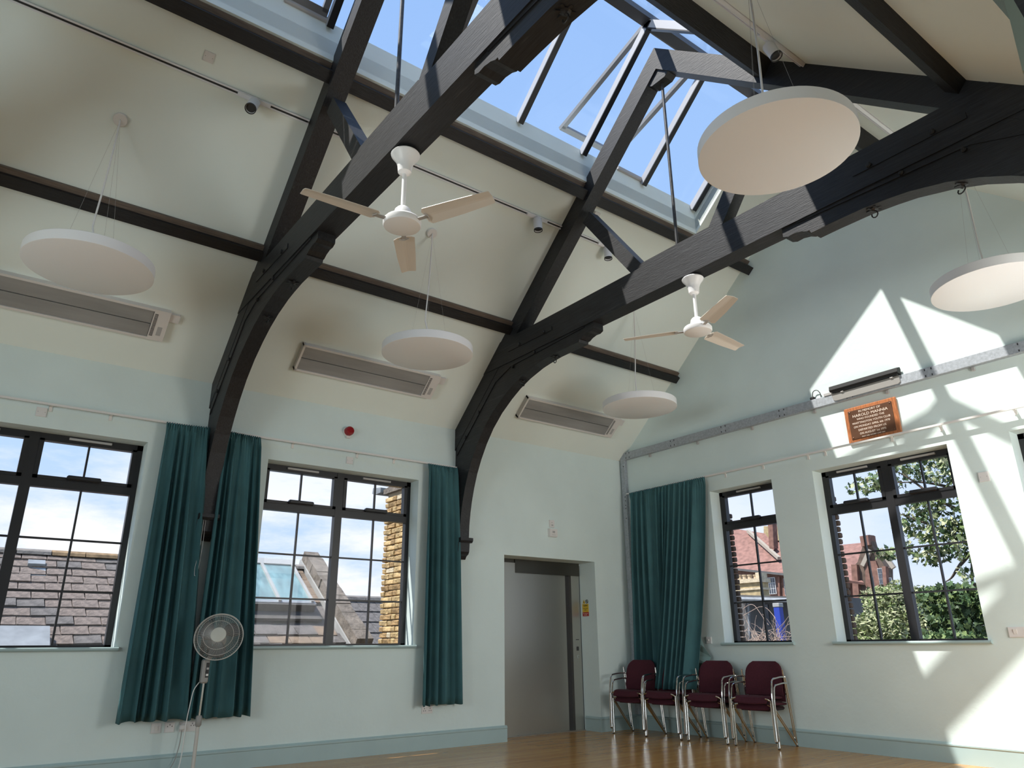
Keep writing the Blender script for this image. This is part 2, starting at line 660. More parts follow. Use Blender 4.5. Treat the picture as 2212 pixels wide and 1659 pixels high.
GW = [(1.655, 2.64), (3.22, 4.80), (5.40, 6.38)]
wg = MB()
wall_with_holes(wg, 0.0, W, 0.0, ZE, [(a, b, SILL, HEAD) for a, b in GW], lambda a, b, p, q: wg.box((a, 0.0, p), (b, 0.34, q)))
wg.prism([(0, ZE), (W, ZE), (XC, ZE + SL * XC + 0.1)], 'y', 0.0, 0.34)
struct(wg.build('wall_front', 'wall_paint'), 'tall gable end wall painted pale duck egg')

wr = MB()
wall_with_holes(wr, -3.36, 0.0, 0, ZE + 0.4, [(-2.75, -0.75, 1.1, 3.1)], lambda a, b, p, q: wr.box((W, a, p), (W + 0.3, b, q)))
wr.box((W, YR, 0), (W + 0.3, -11.0, ZE + 0.4))
wr.build('wall_right', 'wall_paint')['kind'] = 'structure'
# the wing behind the camera's right shoulder
wing_wall = MB()
wing_fill_windows = [(-9.75 - 1.0, -9.75 + 1.0), (-7.2 - 1.0, -7.2 + 1.0), (-4.65 - 1.0, -4.65 + 1.0)]
wall_with_holes(wing_wall, -11.3, -3.06, 0, 5.3, [(a, b, 1.05, 3.05) for a, b in wing_fill_windows], lambda a, b, p, q: wing_wall.box((11.2, a, p), (11.5, b, q)))
wing_wall.prism([(6.98, zc(6.98) + .02), (W, ZE + .02), (W + .3, ZE + .02), (W + .3, 3.6), (11.2, 3.6), (11.2, 5.3), (6.98, 5.3)], 'y', -3.36, -3.06)
wing_wall.box((W + 0.3, -3.36, 0), (11.2, -3.06, 3.61))
wing_wall.box((7.15, -11.3, 3.9), (11.2, -11.0, 5.3))
wing_wall.box((W + 0.3, -11.3, 0), (11.2, -11.0, 3.9))
wing_wall.build('wall_wing', 'wall_paint')['kind'] = 'structure'
struct(B((7.0, -11.3, 5.3), (11.5, -3.06, 5.5)).build('ceiling', 'ceiling_paint'), 'flat ceiling over the side wing')

wb = MB()
rear = [(0.7, 2.7), (2.923, 4.923), (5.15, 7.15)]
wall_with_holes(wb, -0.3, W + 0.3, 0, ZE, [(a, b, 1.05, 3.05) for a, b in rear], lambda a, b, p, q: wb.box((a, YR - 0.3, p), (b, YR, q)))
wb.prism([(-0.3, ZE), (W + 0.3, ZE), (XC, ZE + SL * XC + 0.3)], 'y', YR - 0.3, YR)
wb.build('wall_rear', 'wall_paint')['kind'] = 'structure'


def slab(poly, side, t=0.16):
    """sloping ceiling slab over a plan polygon"""
    mb = MB()
    n = len(poly)
    zf = (lambda x: ZE + SL * x) if side == 'L' else (lambda x: ZE + SL * (W - x))
    vs = [(x, y, zf(x)) for x, y in poly] + [(x, y, zf(x) + t) for x, y in poly]
    ar = sum(poly[i][0] * poly[(i + 1) % n][1] - poly[(i + 1) % n][0] * poly[i][1] for i in range(n))
    lo, hi = list(range(n)), list(range(n, 2 * n))
    ccw = ar > 0
    fs = [tuple(lo[::-1] if ccw else lo), tuple(hi if ccw else hi[::-1])]
    for i in range(n):
        j = (i + 1) % n
        q = (lo[i], lo[j], hi[j], hi[i])
        fs.append(q if ccw else q[::-1])
    return mb.add(vs, fs)


cl = slab([(-0.34, YR - .3), (SKX, YR - .3), (SKX, 0.34), (-0.34, 0.34)], 'L')
for a, b in ((SKY0, 0.34), (YR - .3, SKY1)):
    q = slab([(SKX, a), (XC, a), (XC, b), (SKX, b)], 'L')
    cl.add(q.v, q.f)
struct(cl.build('ceiling', 'ceiling_paint'), 'left ceiling slope in pale plaster between black purlins')
RX = W - SKX
crr = slab([(RX, YR - .3), (8.19, YR - .3), (8.19, -11.0), (7.205, -11.0), (7.209, -4.09), (7.04, -3.34), (8.19, -3.34), (8.19, 0.34), (RX, 0.34)], 'R')
for a, b in ((SKY0, 0.34), (YR - .3, SKY1)):
    q = slab([(XC, a), (RX, a), (RX, b), (XC, b)], 'R')
    crr.add(q.v, q.f)
struct(crr.build('ceiling', 'ceiling_paint'), 'right ceiling slope in pale plaster between black purlins')
ck = MB()
ck.add([(7.209, -4.09, zc(7.209)), (7.04, -3.36, zc(7.04)), (7.04, -3.36, 5.3), (7.209, -4.09, 5.3), (7.205, -11, zc(7.205)), (7.205, -11, 5.3)],
       [(0, 1, 2, 3), (4, 0, 3, 5)])
struct(ck.build('trim_9', 'wall_paint'), 'upstand where the side wing opens through the right ceiling slope')

# baseboards: board with a bead on top
BBH = 0.187


def baseboard(name, pieces, label):
    mb = MB()
    for (ax, a, b, w, s) in pieces:
        prof = [(0, 0), (0.020, 0), (0.020, 0.150), (0.026, 0.158), (0.026, 0.170), (0.014, 0.180), (0.006, BBH), (0, BBH)]
        if ax == 'y':     # runs along y on plane x=w, protruding +x*s
            mb.prism([(w + s * p, q) for p, q in prof], 'y', a, b)
        else:             # runs along x on plane y=w, protruding s
            mb.prism([(w + s * p, q) for p, q in prof], 'x', a, b)
    return struct(mb.build(name, 'trim_paint'), label)


baseboard('baseboard_left', [('y', YR, -2.332 + 0.024, 0, 1), ('y', -0.686 - 0.024, 0, 0, 1), ('x', -0.30, 0.0, -0.686, -1)], 'duck-egg moulded baseboard along the window wall')
baseboard('baseboard_front', [('x', 0, W, 0, -1)], 'duck-egg moulded baseboard along the gable wall')

# ------------------------------------------------------------------ windows


def make_window(name, label, axis, a, b, z0, z1, plane, out, leaves, vents=True, winders=True, bars=True):
    """axis: 'y' window in a wall x=plane (a..b along y), 'x' window in a wall y=plane; out = sign of the outside direction"""
    root = thing(name, ((plane + out * 0.2), (a + b) / 2, z0) if axis == 'y' else ((a + b) / 2, plane + out * 0.2, z0), label, kind='structure')
    d0, d1 = plane + out * 0.20, plane + out * 0.27

    def box(u0, u1, p, q, e0, e1):
        if axis == 'y':
            return B((e0, u0, p), (e1, u1, q))
        return B((u0, e0, p), (u1, e1, q))
    fr = MB()

    def fb(u0, u1, p, q, e0=d0, e1=d1):
        k = box(u0, u1, p, q, e0, e1)
        fr.add(k.v, k.f)
    fw = 0.055
    fb(a, a + fw, z0, z1); fb(b - fw, b, z0, z1); fb(a, b, z1 - fw, z1); fb(a, b, z0, z0 + 0.02)
    n = len(leaves)
    fr_edges = []
    lw = (b - a) / n
    for i in range(n):
        l0, l1 = a + i * lw, a + (i + 1) * lw
        if i > 0:
            fb(l0 - 0.045, l0 + 0.045, z0, z1, d0 - out * 0.006, d1)
        fr_edges.append((l0 + (fw if i == 0 else 0.045), l1 - (fw if i == n - 1 else 0.045)))
    TZ0, TZ1 = z0 + (z1 - z0) * 0.735, z0 + (z1 - z0) * 0.775
    fr.build('frame', 'frame_black', root)
    for i, (l0, l1) in enumerate(fr_edges):
        # transom
        t = box(l0, l1, TZ0, TZ1, d0 - out * 0.004, d1)
        t.build('transom', 'frame_black', root)
        # opening top light
        top = MB()
        sw = 0.04
        for (u0, u1, p, q) in ((l0, l0 + sw, TZ1, z1 - fw), (l1 - sw, l1, TZ1, z1 - fw), (l0, l1, TZ1, TZ1 + sw * 0.8), (l0, l1, z1 - fw - 0.02, z1 - fw)):
            k = box(u0, u1, p, q, d0 - out * 0.012, d1 - out * 0.01)
            top.add(k.v, k.f)
        ts = top.build('sash', 'frame_black', root)
        bt = 0.009
        gx0, gx1 = d0 + out * 0.028, d0 + out * 0.034
        mid = (l0 + l1) / 2
        tz0, tz1 = TZ1 + sw * 0.8, z1 - fw - 0.02
        zs = [z0 + 0.02, z0 + 0.02 + (TZ0 - z0 - 0.02) * 0.333, z0 + 0.02 + (TZ0 - z0 - 0.02) * 0.667, TZ0]
        if bars:
            box(mid - bt, mid + bt, tz0, tz1, gx0 - out * 0.012, gx1 + out * 0.012).build('glazing_bar', 'frame_black', root)
            box(mid - bt, mid + bt, zs[0], zs[3], gx0 - out * 0.012, gx1 + out * 0.012).build('glazing_bar', 'frame_black', root)
            for zz in zs[1:3]:
                box(l0, l1, zz - bt, zz + bt, gx0 - out * 0.011, gx1 + out * 0.011).build('glazing_bar', 'frame_black', root)
            for (u0, u1) in ((l0 + sw, mid - bt), (mid + bt, l1 - sw)):
                box(u0, u1, tz0, tz1, gx0, gx1).build('pane', 'glass', root)
            for (u0, u1) in ((l0, mid - bt), (mid + bt, l1)):
                for p, q in zip(zs, zs[1:]):
                    box(u0, u1, p + (bt if p != zs[0] else 0), q - (bt if q != zs[3] else 0), gx0, gx1).build('pane', 'glass', root)
        else:
            box(l0, l1, zs[0], TZ0, gx0, gx1).build('pane', 'glass', root)
        if vents:
            box(mid - 0.19, mid + 0.19, z1 - 0.042, z1 - 0.020, d0 - out * 0.022, d0).build('trickle_vent', 'vent_grey', root)
        if winders:
            k = MB()
            lo = (mid - 0.15, TZ1 + 0.0, d0 - out * 0.06)
            if axis == 'y':
                k.bbox((min(d0, d0 - out * .06), mid - 0.15, TZ1 + 0.005), (max(d0, d0 - out * .06), mid + 0.15, TZ1 + 0.05), 0.012)
            else:
                k.bbox((mid - 0.15, min(d0, d0 - out * .06), TZ1 + 0.005), (mid + 0.15, max(d0, d0 - out * .06), TZ1 + 0.05), 0.012)
            k.build('chain_opener', 'frame_black', root)
    return root


make_window('window_1', 'black double casement window nearest the left edge, tiled roof behind', 'y', *LW[1], SILL, HEAD, 0.0, -1, [0, 1])
make_window('window_2', 'black double casement window between the teal curtains', 'y', *LW[0], SILL, HEAD, 0.0, -1, [0, 1])
make_window('window_3', 'narrow black window beside the curtain on the gable wall', 'x', *GW[0], SILL, HEAD, 0.0, 1, [0])
make_window('window_4', 'wide black double window under the memorial plaque', 'x', *GW[1], SILL, HEAD, 0.0, 1, [0, 1])
make_window('window_5', 'black gable window cut by the right edge of the picture', 'x', *GW[2], SILL, HEAD, 0.0, 1, [0])
for k_, (a, b) in enumerate(wing_fill_windows):
    make_window('window_%d' % (7 + k_), None, 'y', a, b, 1.05, 3.05, 11.2, 1, [0, 1], False, False, False)  # out-of-view windows added to hold the wing fill lamps
make_window('window_14', None, 'y', -2.75, -0.75, 1.1, 3.1, W, 1, [0, 1], False, False, False)  # unseen window added for the right-hand fill lamp
for k_, (a, b) in enumerate(rear):
    make_window('window_%d' % (10 + k_), None, 'x', a, b, 1.05, 3.05, YR, -1, [0, 1], False, False, False)  # windows behind the camera, added for the rear fill lamps
make_window('window_13', 'left wall window behind the camera', 'y', *LW[2], SILL, HEAD, 0.0, -1, [0, 1], False, False)

# sills
sill_prof = [(-0.20, 0.0), (0.035, 0.0), (0.042, -0.008), (0.042, -0.022), (0.03, -0.034), (0.0, -0.036), (-0.2, -0.036)]
for k_, (a, b) in enumerate(LW[:2]):
    s = MB().prism([(x, SILL + z) for x, z in sill_prof], 'y', a - 0.03, b + 0.03)
    struct(s.build('trim_%d' % (1 + k_), 'trim_paint'), 'duck-egg window sill below the ' + ('curtained window' if k_ == 0 else 'leftmost window'))
for k_, (a, b) in enumerate(GW):
    s = MB().prism([(-x, SILL + z) for x, z in sill_prof], 'x', a - 0.04, b + 0.04)
    struct(s.build('trim_%d' % (3 + k_), 'trim_paint'), 'duck-egg sill of ' + ['the narrow gable window', 'the wide gable window', 'the gable window at the right edge'][k_])

# ------------------------------------------------------------------ skylight
sky = thing('skylight', (XC, (SKY0 + SKY1) / 2, RIDGE), 'ridge skylight with dark glazing bars and an opened sash', kind='structure')
for s in (-1, 1):
    x0 = XC + s * (XC - SKX)
    x1 = x0 + s * 0.06
    kb = MB().prism([(x0, SKZ0 - 0.06), (x0, SKZ1), (x1, SKZ1), (x1, SKZ0 - 0.06)], 'y', SKY1, SKY0)
    kb.build('kerb', 'ceiling_paint', sky)
for y0, y1 in ((SKY0, SKY0 + 0.08), (SKY1 - 0.08, SKY1)):
    MB().prism([(SKX - .06, SKZ0 - .1), (SKX - .06, SKZ1), (XC, RIDGE + 0.03), (RX + .06, SKZ1), (RX + .06, SKZ0 - .1), (XC, ZE + SL * XC - 0.04)], 'y', y0, y1).build('end_wall', 'ceiling_paint', sky)
GS = (RIDGE - SKZ1) / (XC - SKX)
gL = math.hypot(1, GS)
ydir = Vector((0, 1, 0))
bar_y = [-1.225, -2.18, -3.20, -4.15, -5.20, -6.40, -7.32, -8.50]
for s in (-1, 1):
    d = Vector((-s, 0, GS)).normalized()         # up the slope towards the ridge
    nrm = Vector((s * GS, 0, 1)).normalized()
    foot = Vector((XC + s * (XC - SKX), 0, SKZ1))
    top = Vector((XC, 0, RIDGE))
    L = (top - foot).length
    for i, y in enumerate(bar_y):
        a = foot - d * 0.035 + nrm * 0.045 * -1
        b = top - nrm * 0.045
        mid = (a + b) / 2
        mid.y = y
        m = MB().obox(mid, d, ydir, nrm, (b - a).length / 2, 0.030, 0.045)
        gb_ = m.build('glazing_bar', 'bar_side', sky)
        MB().obox(mid - nrm * 0.050, d, ydir, nrm, (b - a).length / 2 + 0.002, 0.033, 0.007).build('cover_cap', 'frame_black', gb_)
    # panes between bars
    ys = bar_y + [SKY1]
    for i, (y0, y1) in enumerate(zip(bar_y, bar_y[1:])):
        if s == -1 and i in (1, 5):
            continue                              # opened sash is built below
        mid = (foot + top) / 2
        mid.y = (y0 + y1) / 2
        MB().obox(mid + nrm * 0.012, d, ydir, nrm, L / 2 - 0.01, (y0 - y1) / 2 - 0.012, 0.006).build('pane', 'glass_roof', sky)
# ridge bar
MB().prism([(XC - 0.065, RIDGE - 0.05), (XC - 0.065, RIDGE + 0.03), (XC, RIDGE + 0.10), (XC + 0.065, RIDGE + 0.03), (XC + 0.065, RIDGE - 0.05)], 'y', SKY1, SKY0).build('ridge_bar', 'bar_grey', sky)


def roof_sash(y0, y1, lo):
    """a top-hung sash: hinge near the ridge, free lower edge at lo (x,z)"""
    hinge = Vector((XC - 0.07, 0, RIDGE + 0.0))
    lowp = Vector((lo[0], 0, lo[1]))
    d = (hinge - lowp).normalized()
    L = (hinge - lowp).length
    nrm = Vector((-d.z, 0, d.x)) if d.x > 0 else Vector((d.z, 0, -d.x))
    fr = MB()
    mid = (hinge + lowp) / 2
    for y in (y0 - 0.03, y1 + 0.03):
        fr.obox((mid.x, y, mid.z), d, ydir, nrm, L / 2, 0.028, 0.026)
    fr.obox((lowp.x, (y0 + y1) / 2, lowp.z), d, ydir, nrm, 0.035, (y0 - y1) / 2, 0.026)
    fr.obox((hinge.x, (y0 + y1) / 2, hinge.z), d, ydir, nrm, 0.03, (y0 - y1) / 2, 0.026)
    f = fr.build('sash', 'sash_grey', sky)
    tag(f, 'opened silver rooflight sash')
    MB().obox((mid.x, (y0 + y1) / 2, mid.z), d, ydir, nrm, L / 2 - 0.03, (y0 - y1) / 2 - 0.05, 0.005).build('pane', 'glass_roof', f)


roof_sash(bar_y[1] - 0.04, bar_y[2] + 0.0, (2.406, 7.243))
roof_sash(bar_y[5] - 0.04, bar_y[6] + 0.04, (2.80, 6.715))
# chain actuators lying on the kerb top
for y in (-2.40, -6.62):
    MB().bbox((SKX - 0.02, y - 0.22, SKZ1 - 0.03), (SKX + 0.03, y + 0.22, SKZ1 + 0.03), 0.01).build('chain_actuator', 'vent_grey', sky)

# ------------------------------------------------------------------ purlins


def purlin(side, xo, zo, depth, width, label):
    """xo,zo: lower outer corner (left slope); runs the length of the hall"""
    nx, nz = -SIN, COS             # outward normal of the left slope
    ux, uz = COS, SIN              # up the slope
    pts = [(xo, zo), (xo + ux * width, zo + uz * width), (xo + ux * width + nx * (depth + .004), zo + uz * width + nz * (depth + .004)), (xo + nx * (depth + .004), zo + nz * (depth + .004))]
    led = [(pts[1][0] + nx * (depth - 0.045), pts[1][1] + nz * (depth - 0.045))]
    led += [(led[0][0] + ux * 0.05, led[0][1] + uz * 0.05), (led[0][0] + ux * 0.05 + nx * 0.07, led[0][1] + uz * 0.05 + nz * 0.07), (led[0][0] + nx * 0.07, led[0][1] + nz * 0.07)]
    if side == 'R':
        pts = [(W - x, z) for x, z in pts]
        led = [(W - x, z) for x, z in led]
    t = thing('purlin', (pts[0][0], -6.4, pts[0][1]), label, 'beam', 'black purlins along the ceiling slopes')
    MB().prism(pts, 'y', YR, 0.0).build('timber', 'black_wood_long', t)
    MB().prism(led, 'y', YR, -0.001).build('ledge', 'bare_timber', t)


purlin('L', 1.236, 4.827, 0.101, 0.105, 'lower black purlin on the left slope above the grey heaters')
purlin('L', 2.698, 6.032, 0.168, 0.12, 'upper black purlin on the left slope just below the skylight kerb')
purlin('R', 1.236, 4.827, 0.101, 0.105, 'lower black purlin on the right slope in the top right corner')
purlin('R', 2.698, 6.032, 0.168, 0.12, 'upper black purlin on the right slope beside the skylight')

# ------------------------------------------------------------------ roof trusses
ARCH = [(2.745, 4.46), (2.745, 4.385), (2.70, 4.368), (2.64, 4.372), (2.575, 4.358), (2.53, 4.335), (2.505, 4.335), (2.495, 4.305), (2.33, 4.308), (2.04, 4.305), (1.85, 4.288), (1.70, 4.268),
        (1.45, 4.208), (1.25, 4.135), (1.07, 4.045), (0.86, 3.915), (0.67, 3.755), (0.52, 3.58), (0.40, 3.40), (0.31, 3.23), (0.24, 3.05), (0.190, 2.88), (0.160, 2.74), (0.138, 2.58), (0.13, 2.42)]


def mx(pts, s):
    return pts if s < 0 else [(W - x, z) for x, z in pts]


def truss(yf, yb_, label, group='black timber roof trusses'):
    t = thing('roof_truss', (XC, (yf + yb_) / 2, 4.46), label, 'truss', group)
    ymid = (yf + yb_) / 2
    MB().prism([(0.66, 4.46), (W - 0.66, 4.46), (W - 1.03, 4.79), (1.03, 4.79)], 'y', yf - 0.008, yb_ + 0.008).build('tie_beam', 'black_wood', t)
    MB().prism([(3.36, 4.785), (W - 3.36, 4.785), (W - 3.44, 4.845), (3.44, 4.845)], 'y', yf + 0.006, yb_ - 0.006).build('top_board', 'black_wood', t)
    for s in (-1, 1):
        MB().prism(mx([(0, ZE), (0, ZE - 0.288), (XC, ZE + SL * XC - 0.288), (XC, ZE + SL * XC)], s), 'y', yf, yb_).build('rafter', 'black_wood', t)
        arch = [(0.0, 3.62), (0.99, 4.49), (2.745, 4.47)] + ARCH[1:] + [(0.0, 2.42)]
        br = MB().prism(mx(arch, s), 'y', yf + 0.014, yb_ - 0.014).build('curved_brace', 'black_wood', t)
        # raised moulded strip along the head of the brace
        MB().prism(mx([(0.04, 3.50), (0.92, 4.285), (1.25, 4.40), (2.6, 4.445), (2.6, 4.47), (0.93, 4.47), (0.04, 3.64)], s), 'y', yf + 0.004, yb_ - 0.004).build('moulding', 'black_wood', br)
        # struts
        d = Vector((-0.72, 0, 0.99)).normalized()
        p = Vector((0.99, 0, 0.72)).normalized() * 0.075
        b0, b1 = Vector((3.46, 0, 4.76)), Vector((2.70, 0, 5.81))
        MB().prism(mx([((b0 - p).x, (b0 - p).z), ((b0 + p).x, (b0 + p).z), ((b1 + p).x, (b1 + p).z), ((b1 - p).x, (b1 - p).z)], s), 'y', ymid - 0.065, ymid + 0.065).build('strut', 'black_wood', t)
        # corbel
        cb = MB()
        cb.prism(mx([(0, 2.36), (0.155, 2.36), (0.175, 2.385), (0.175, 2.42), (0, 2.42)], s), 'y', yf + 0.004, yb_ + 0.022)
        cb.prism(mx([(0, 2.19), (0.03, 2.16), (0.06, 2.20), (0.10, 2.22), (0.12, 2.25), (0.13, 2.36), (0, 2.36)], s), 'y', yf, yb_)
        cb.build('corbel', 'black_wood', t)
        # iron strap with bolts
        st = MB().prism(mx([(1.22, 4.60), (2.07, 4.595), (2.07, 4.645), (1.22, 4.65)], s), 'y', yf - 0.016, yf - 0.006).build('iron_strap', 'black_iron', t)
        for bx, bz in ((1.93, 4.62), (1.45, 4.625)):
            xx = bx if s < 0 else W - bx
            MB().lathe([(0.022, 0), (0.022, 0.014), (0.012, 0.022)], (xx, yf - 0.015, bz), (0, -1, 0), 8).build('bolt', 'black_iron', st)
        for bx, bz in ((1.72, 4.435), (1.29, 4.38), (0.55, 3.98), (0.25, 3.71)):
            xx = bx if s < 0 else W - bx
            MB().lathe([(0.020, 0), (0.020, 0.016), (0.010, 0.024)], (xx, yf + 0.006, bz), (0, -1, 0), 8).build('bolt', 'black_iron', t)
        # hooks with leafy roses under the arch
        for hx, hz, nn in ((2.00, 4.302, (0.03, -1)), (1.37, 4.182, (0.4, -0.92))):
            xx = hx if s < 0 else W - hx
            n = Vector((nn[0] if s < 0 else -nn[0], 0, nn[1])).normalized()
            c = Vector((xx, ymid, hz))
            hk = MB()
            hk.lathe([(0.012, 0), (0.035, 0.006), (0.02, 0.012), (0.008, 0.02)], c, n, 8)
            for q in range(6):
                a = q * math.pi / 3
                sd = Vector((math.cos(a), math.sin(a), 0))
                hk.obox(c + sd * 0.035 + n * 0.004, sd, n.cross(sd).normalized(), n, 0.022, 0.009, 0.004)
            hk.tube([c + n * (0.02 + 0.028 - 0.028 * math.cos(a)) + Vector((0.024 * math.sin(a), 0, 0)) for a in [i * math.pi / 5 for i in range(9)]], 0.005, 6)
            hk.build('hook', 'black_iron', t)
    MB().tube([(XC, ymid, 4.78), (XC, ymid, 7.0)], 0.017, 10).build('king_rod', 'rod_steel', t, True)
    MB().prism([(XC - 0.15, 6.93), (XC - 0.09, 6.89), (XC + 0.09, 6.89), (XC + 0.15, 6.93), (XC, 7.06)], 'y', yf + 0.02, yb_ - 0.02).build('apex_block', 'black_wood', t)
    return t


truss(-3.145, -2.975, 'black timber roof truss nearest the gable wall')
truss(-6.325, -6.14, 'near black timber roof truss rising between the left windows')
truss(-9.50, -9.315, 'black timber roof truss behind the camera', None)

# ------------------------------------------------------------------ lift
lift = thing('door_1', (-0.36, -1.4, 0), 'brushed steel lift doors in a recess', kind='structure')
B((-0.42, -2.40, 0.0), (-0.40, -0.62, 2.35)).build('back_panel', 'steel_dark', lift)
B((-0.40, -2.332, 0.012), (-0.33, -1.90, 2.215)).build('side_panel', 'steel', lift)
B((-0.40, -2.332, 2.215), (-0.345, -1.90, 2.267)).build('side_panel', 'steel_dark', lift)
B((-0.40, -1.90, 2.085), (-0.325, -0.70, 2.267)).build('header', 'steel_dark', lift)
B((-0.395, -1.895, 0.012), (-0.365, -1.392, 2.085)).build('door_panel', 'steel', lift)
B((-0.395, -1.388, 0.012), (-0.372, -0.945, 2.085)).build('door_panel', 'steel', lift)
B((-0.40, -0.945, 0.0), (-0.388, -0.858, 2.085)).build('shadow_gap', 'dark_slot', lift)
jb = B((-0.40, -0.858, 0.0), (-0.34, -0.70, 2.085)).build('jamb', 'steel', lift)
B((-0.34, -0.800, 1.19), (-0.3385, -0.740, 1.20)).build('engraving', 'dark_slot', jb)
B((-0.34, -0.790, 1.045), (-0.334, -0.752, 1.10)).build('call_button', 'dark_slot', jb)
MB().lathe([(0.024, 0), (0.024, 0.006), (0.014, 0.008), (0.014, 0.002)], (-0.34, -0.772, 0.965), (1, 0, 0), 16).build('key_switch', 'chrome', jb)
B((-0.41, -2.332, -0.001), (-0.30, -0.70, 0.012)).build('threshold', 'steel', lift)

# caution sign on the recess reveal
sg = thing('caution_sign', (-0.22, -0.688, 1.52), 'small yellow and red caution notice beside the lift', 'sign')
SX0, SX1 = -0.295, -0.165
B((SX0, -0.690, 1.572), (SX1, -0.686, 1.686)).build('panel', 'sign_yellow', sg)
B((SX0, -0.690, 1.515), (SX1, -0.686, 1.572)).build('panel', 'sign_red', sg)
MB().prism([(-0.288, 1.692), (-0.232, 1.692), (-0.26, 1.746)], 'y', -0.690, -0.686).build('triangle', 'sign_yellow', sg)
MB().prism([(-0.265, 1.70), (-0.255, 1.70), (-0.2575, 1.73), (-0.2625, 1.73)], 'y', -0.6915, -0.6895).build('symbol', 'sign_black', sg)
ring = MB()
ring.tube([(-0.197 + 0.024 * math.cos(a), -0.689, 1.719 + 0.024 * math.sin(a)) for a in [i * math.pi / 10 for i in range(20)]], 0.004, 6, closed=True)
ring.beam((-0.212, -0.689, 1.736), (-0.182, -0.689, 1.702), 0.006, 0.006)
ring.build('prohibition_ring', 'sign_black', sg)


def text_part(txt, size, loc, rot, m, parent, width=None, depth=0.001, bold=0.0, align='CENTER', height=None):
    c = bpy.data.curves.new('lettering', 'FONT')
    c.body = txt
    c.size = size
    c.extrude = depth
    c.offset = bold
    c.align_x = align
    c.align_y = 'CENTER'
    c.resolution_u = 2
    tmp = bpy.data.objects.new('tmp_text', c)
    COL.objects.link(tmp)
    dg = bpy.context.evaluated_depsgraph_get()
    me = bpy.data.meshes.new_from_object(tmp.evaluated_get(dg))
    bpy.data.objects.remove(tmp)
    bpy.data.curves.remove(c)
    if width:
        xs = [v.co.x for v in me.vertices]
        k = width / (max(xs) - min(xs))
        for v in me.vertices:
            v.co.x *= k
    me.materials.clear()
    me.materials.append(MATS[m])
    o = bpy.data.objects.new('lettering', me)
    COL.objects.link(o)
    o.parent = parent
    o.location = Vector(loc) - parent.location
    o.rotation_euler = rot
    return o


RG = (math.pi / 2, 0, 0)            # text on a plane facing -Y
text_part('Caution', 0.034, (-0.23, -0.6905, 1.664), RG, 'sign_black', sg, 0.085, 0.0006, 0.0006)
text_part('In the event\nof fire', 0.021, (-0.23, -0.6905, 1.613), RG, 'sign_black', sg, 0.10, 0.0006)
text_part('Do not use\nthis lift', 0.021, (-0.23, -0.6905, 1.543), RG, 'letter_cream', sg, 0.10, 0.0006)

# ------------------------------------------------------------------ small fittings on walls and ceiling


def wall_plate(name, label, cat, c, normal, w, h, d=0.012, m='plate_white', extra=None, up=(0, 0, 1), group=None):
    n = Vector(normal).normalized()
    u = Vector(up)
    u = (u - n * u.dot(n)).normalized()
    s = u.cross(n).normalized()
    c = Vector(c)
    t = thing(name, c, label, cat, group)
    pl = MB()
    b = 0.004
    pl.obox(c + n * (d * 0.35), s, u, n, w / 2, h / 2, d * 0.35)
    pl.obox(c + n * (d * 0.85), s, u, n, w / 2 - b, h / 2 - b, d * 0.15)
    pl.build('plate', m, t)
    for (kind, dx, dz, sw, sh) in (extra or []):
        q = c + s * dx + u * dz + n * d
        if kind == 'screw':
            MB().lathe([(sw, 0), (sw * 0.8, 0.002)], q, n, 8).build('screw', 'vent_grey', t)
        elif kind == 'hole':
            MB().obox(q, s, u, n, sw / 2, sh / 2, 0.0008).build('socket_hole', 'dark_slot', t)
        elif kind == 'rocker':
            MB().obox(q + n * 0.003, s, (u + n * 0.12).normalized(), n, sw / 2, sh / 2, 0.004).build('rocker', 'white_plastic', t)
        elif kind == 'print':
            MB().obox(q, s, u, n, sw / 2, sh / 2, 0.0006).build('printed_mark', 'vent_grey', t)
        elif kind == 'knob':
            MB().lathe([(sw, 0), (sw, 0.006), (sw * .6, 0.012)], q, n, 12).build('knob', 'white_plastic', t)
    return t


SCR = [('screw', -0.03, 0, 0.004, 0), ('screw', 0.03, 0, 0.004, 0)]
NL = (SIN, 0, -COS)     # inward normal of the left slope
wall_plate('blanking_plate', 'square blanking plate on the ceiling above the lighting track', 'blanking plate', (2.414, -7.316, zc(2.414)), NL, 0.09, 0.09, 0.014, extra=SCR)
wall_plate('blanking_plate', 'pale square plate on the ceiling beside the far truss strut', 'blanking plate', (2.485, -2.767, zc(2.485)), NL, 0.09, 0.12, 0.03)
wall_plate('blanking_plate', 'square plate under the curtain rail over the leftmost window', 'blanking plate', (0, -7.838, 3.262), (1, 0, 0), 0.09, 0.09, 0.014, extra=SCR)
wall_plate('blanking_plate', 'square plate under the curtain rail over the window between curtains', 'blanking plate', (0, -4.643, 3.235), (1, 0, 0), 0.085, 0.085, 0.014, extra=SCR)
wall_plate('blanking_plate', 'square plate on the sunlit gable wall right of the wide window', 'blanking plate', (5.088, 0, 2.706), (0, -1, 0), 0.10, 0.10, 0.014, extra=SCR)
wall_plate('light_switch', 'small single switch beside the corner curtain', 'switch', (1.41, 0, 1.168), (0, -1, 0), 0.085, 0.085, 0.014, extra=[('knob', 0, 0, 0.012, 0)])
wall_plate('wall_socket', 'pinkish double socket right of the wide gable window', 'socket', (5.115, 0, 1.205), (0, -1, 0), 0.235, 0.095, 0.014,
           extra=[('rocker', -0.055, 0.005, 0.03, 0.045), ('rocker', 0.055, 0.005, 0.03, 0.045)])
wall_plate('wall_socket', 'white socket low on the gable wall at the right edge', 'socket', (5.13, 0, 0.70), (0, -1, 0), 0.09, 0.09, 0.014, extra=[('rocker', 0, 0, 0.03, 0.04)])
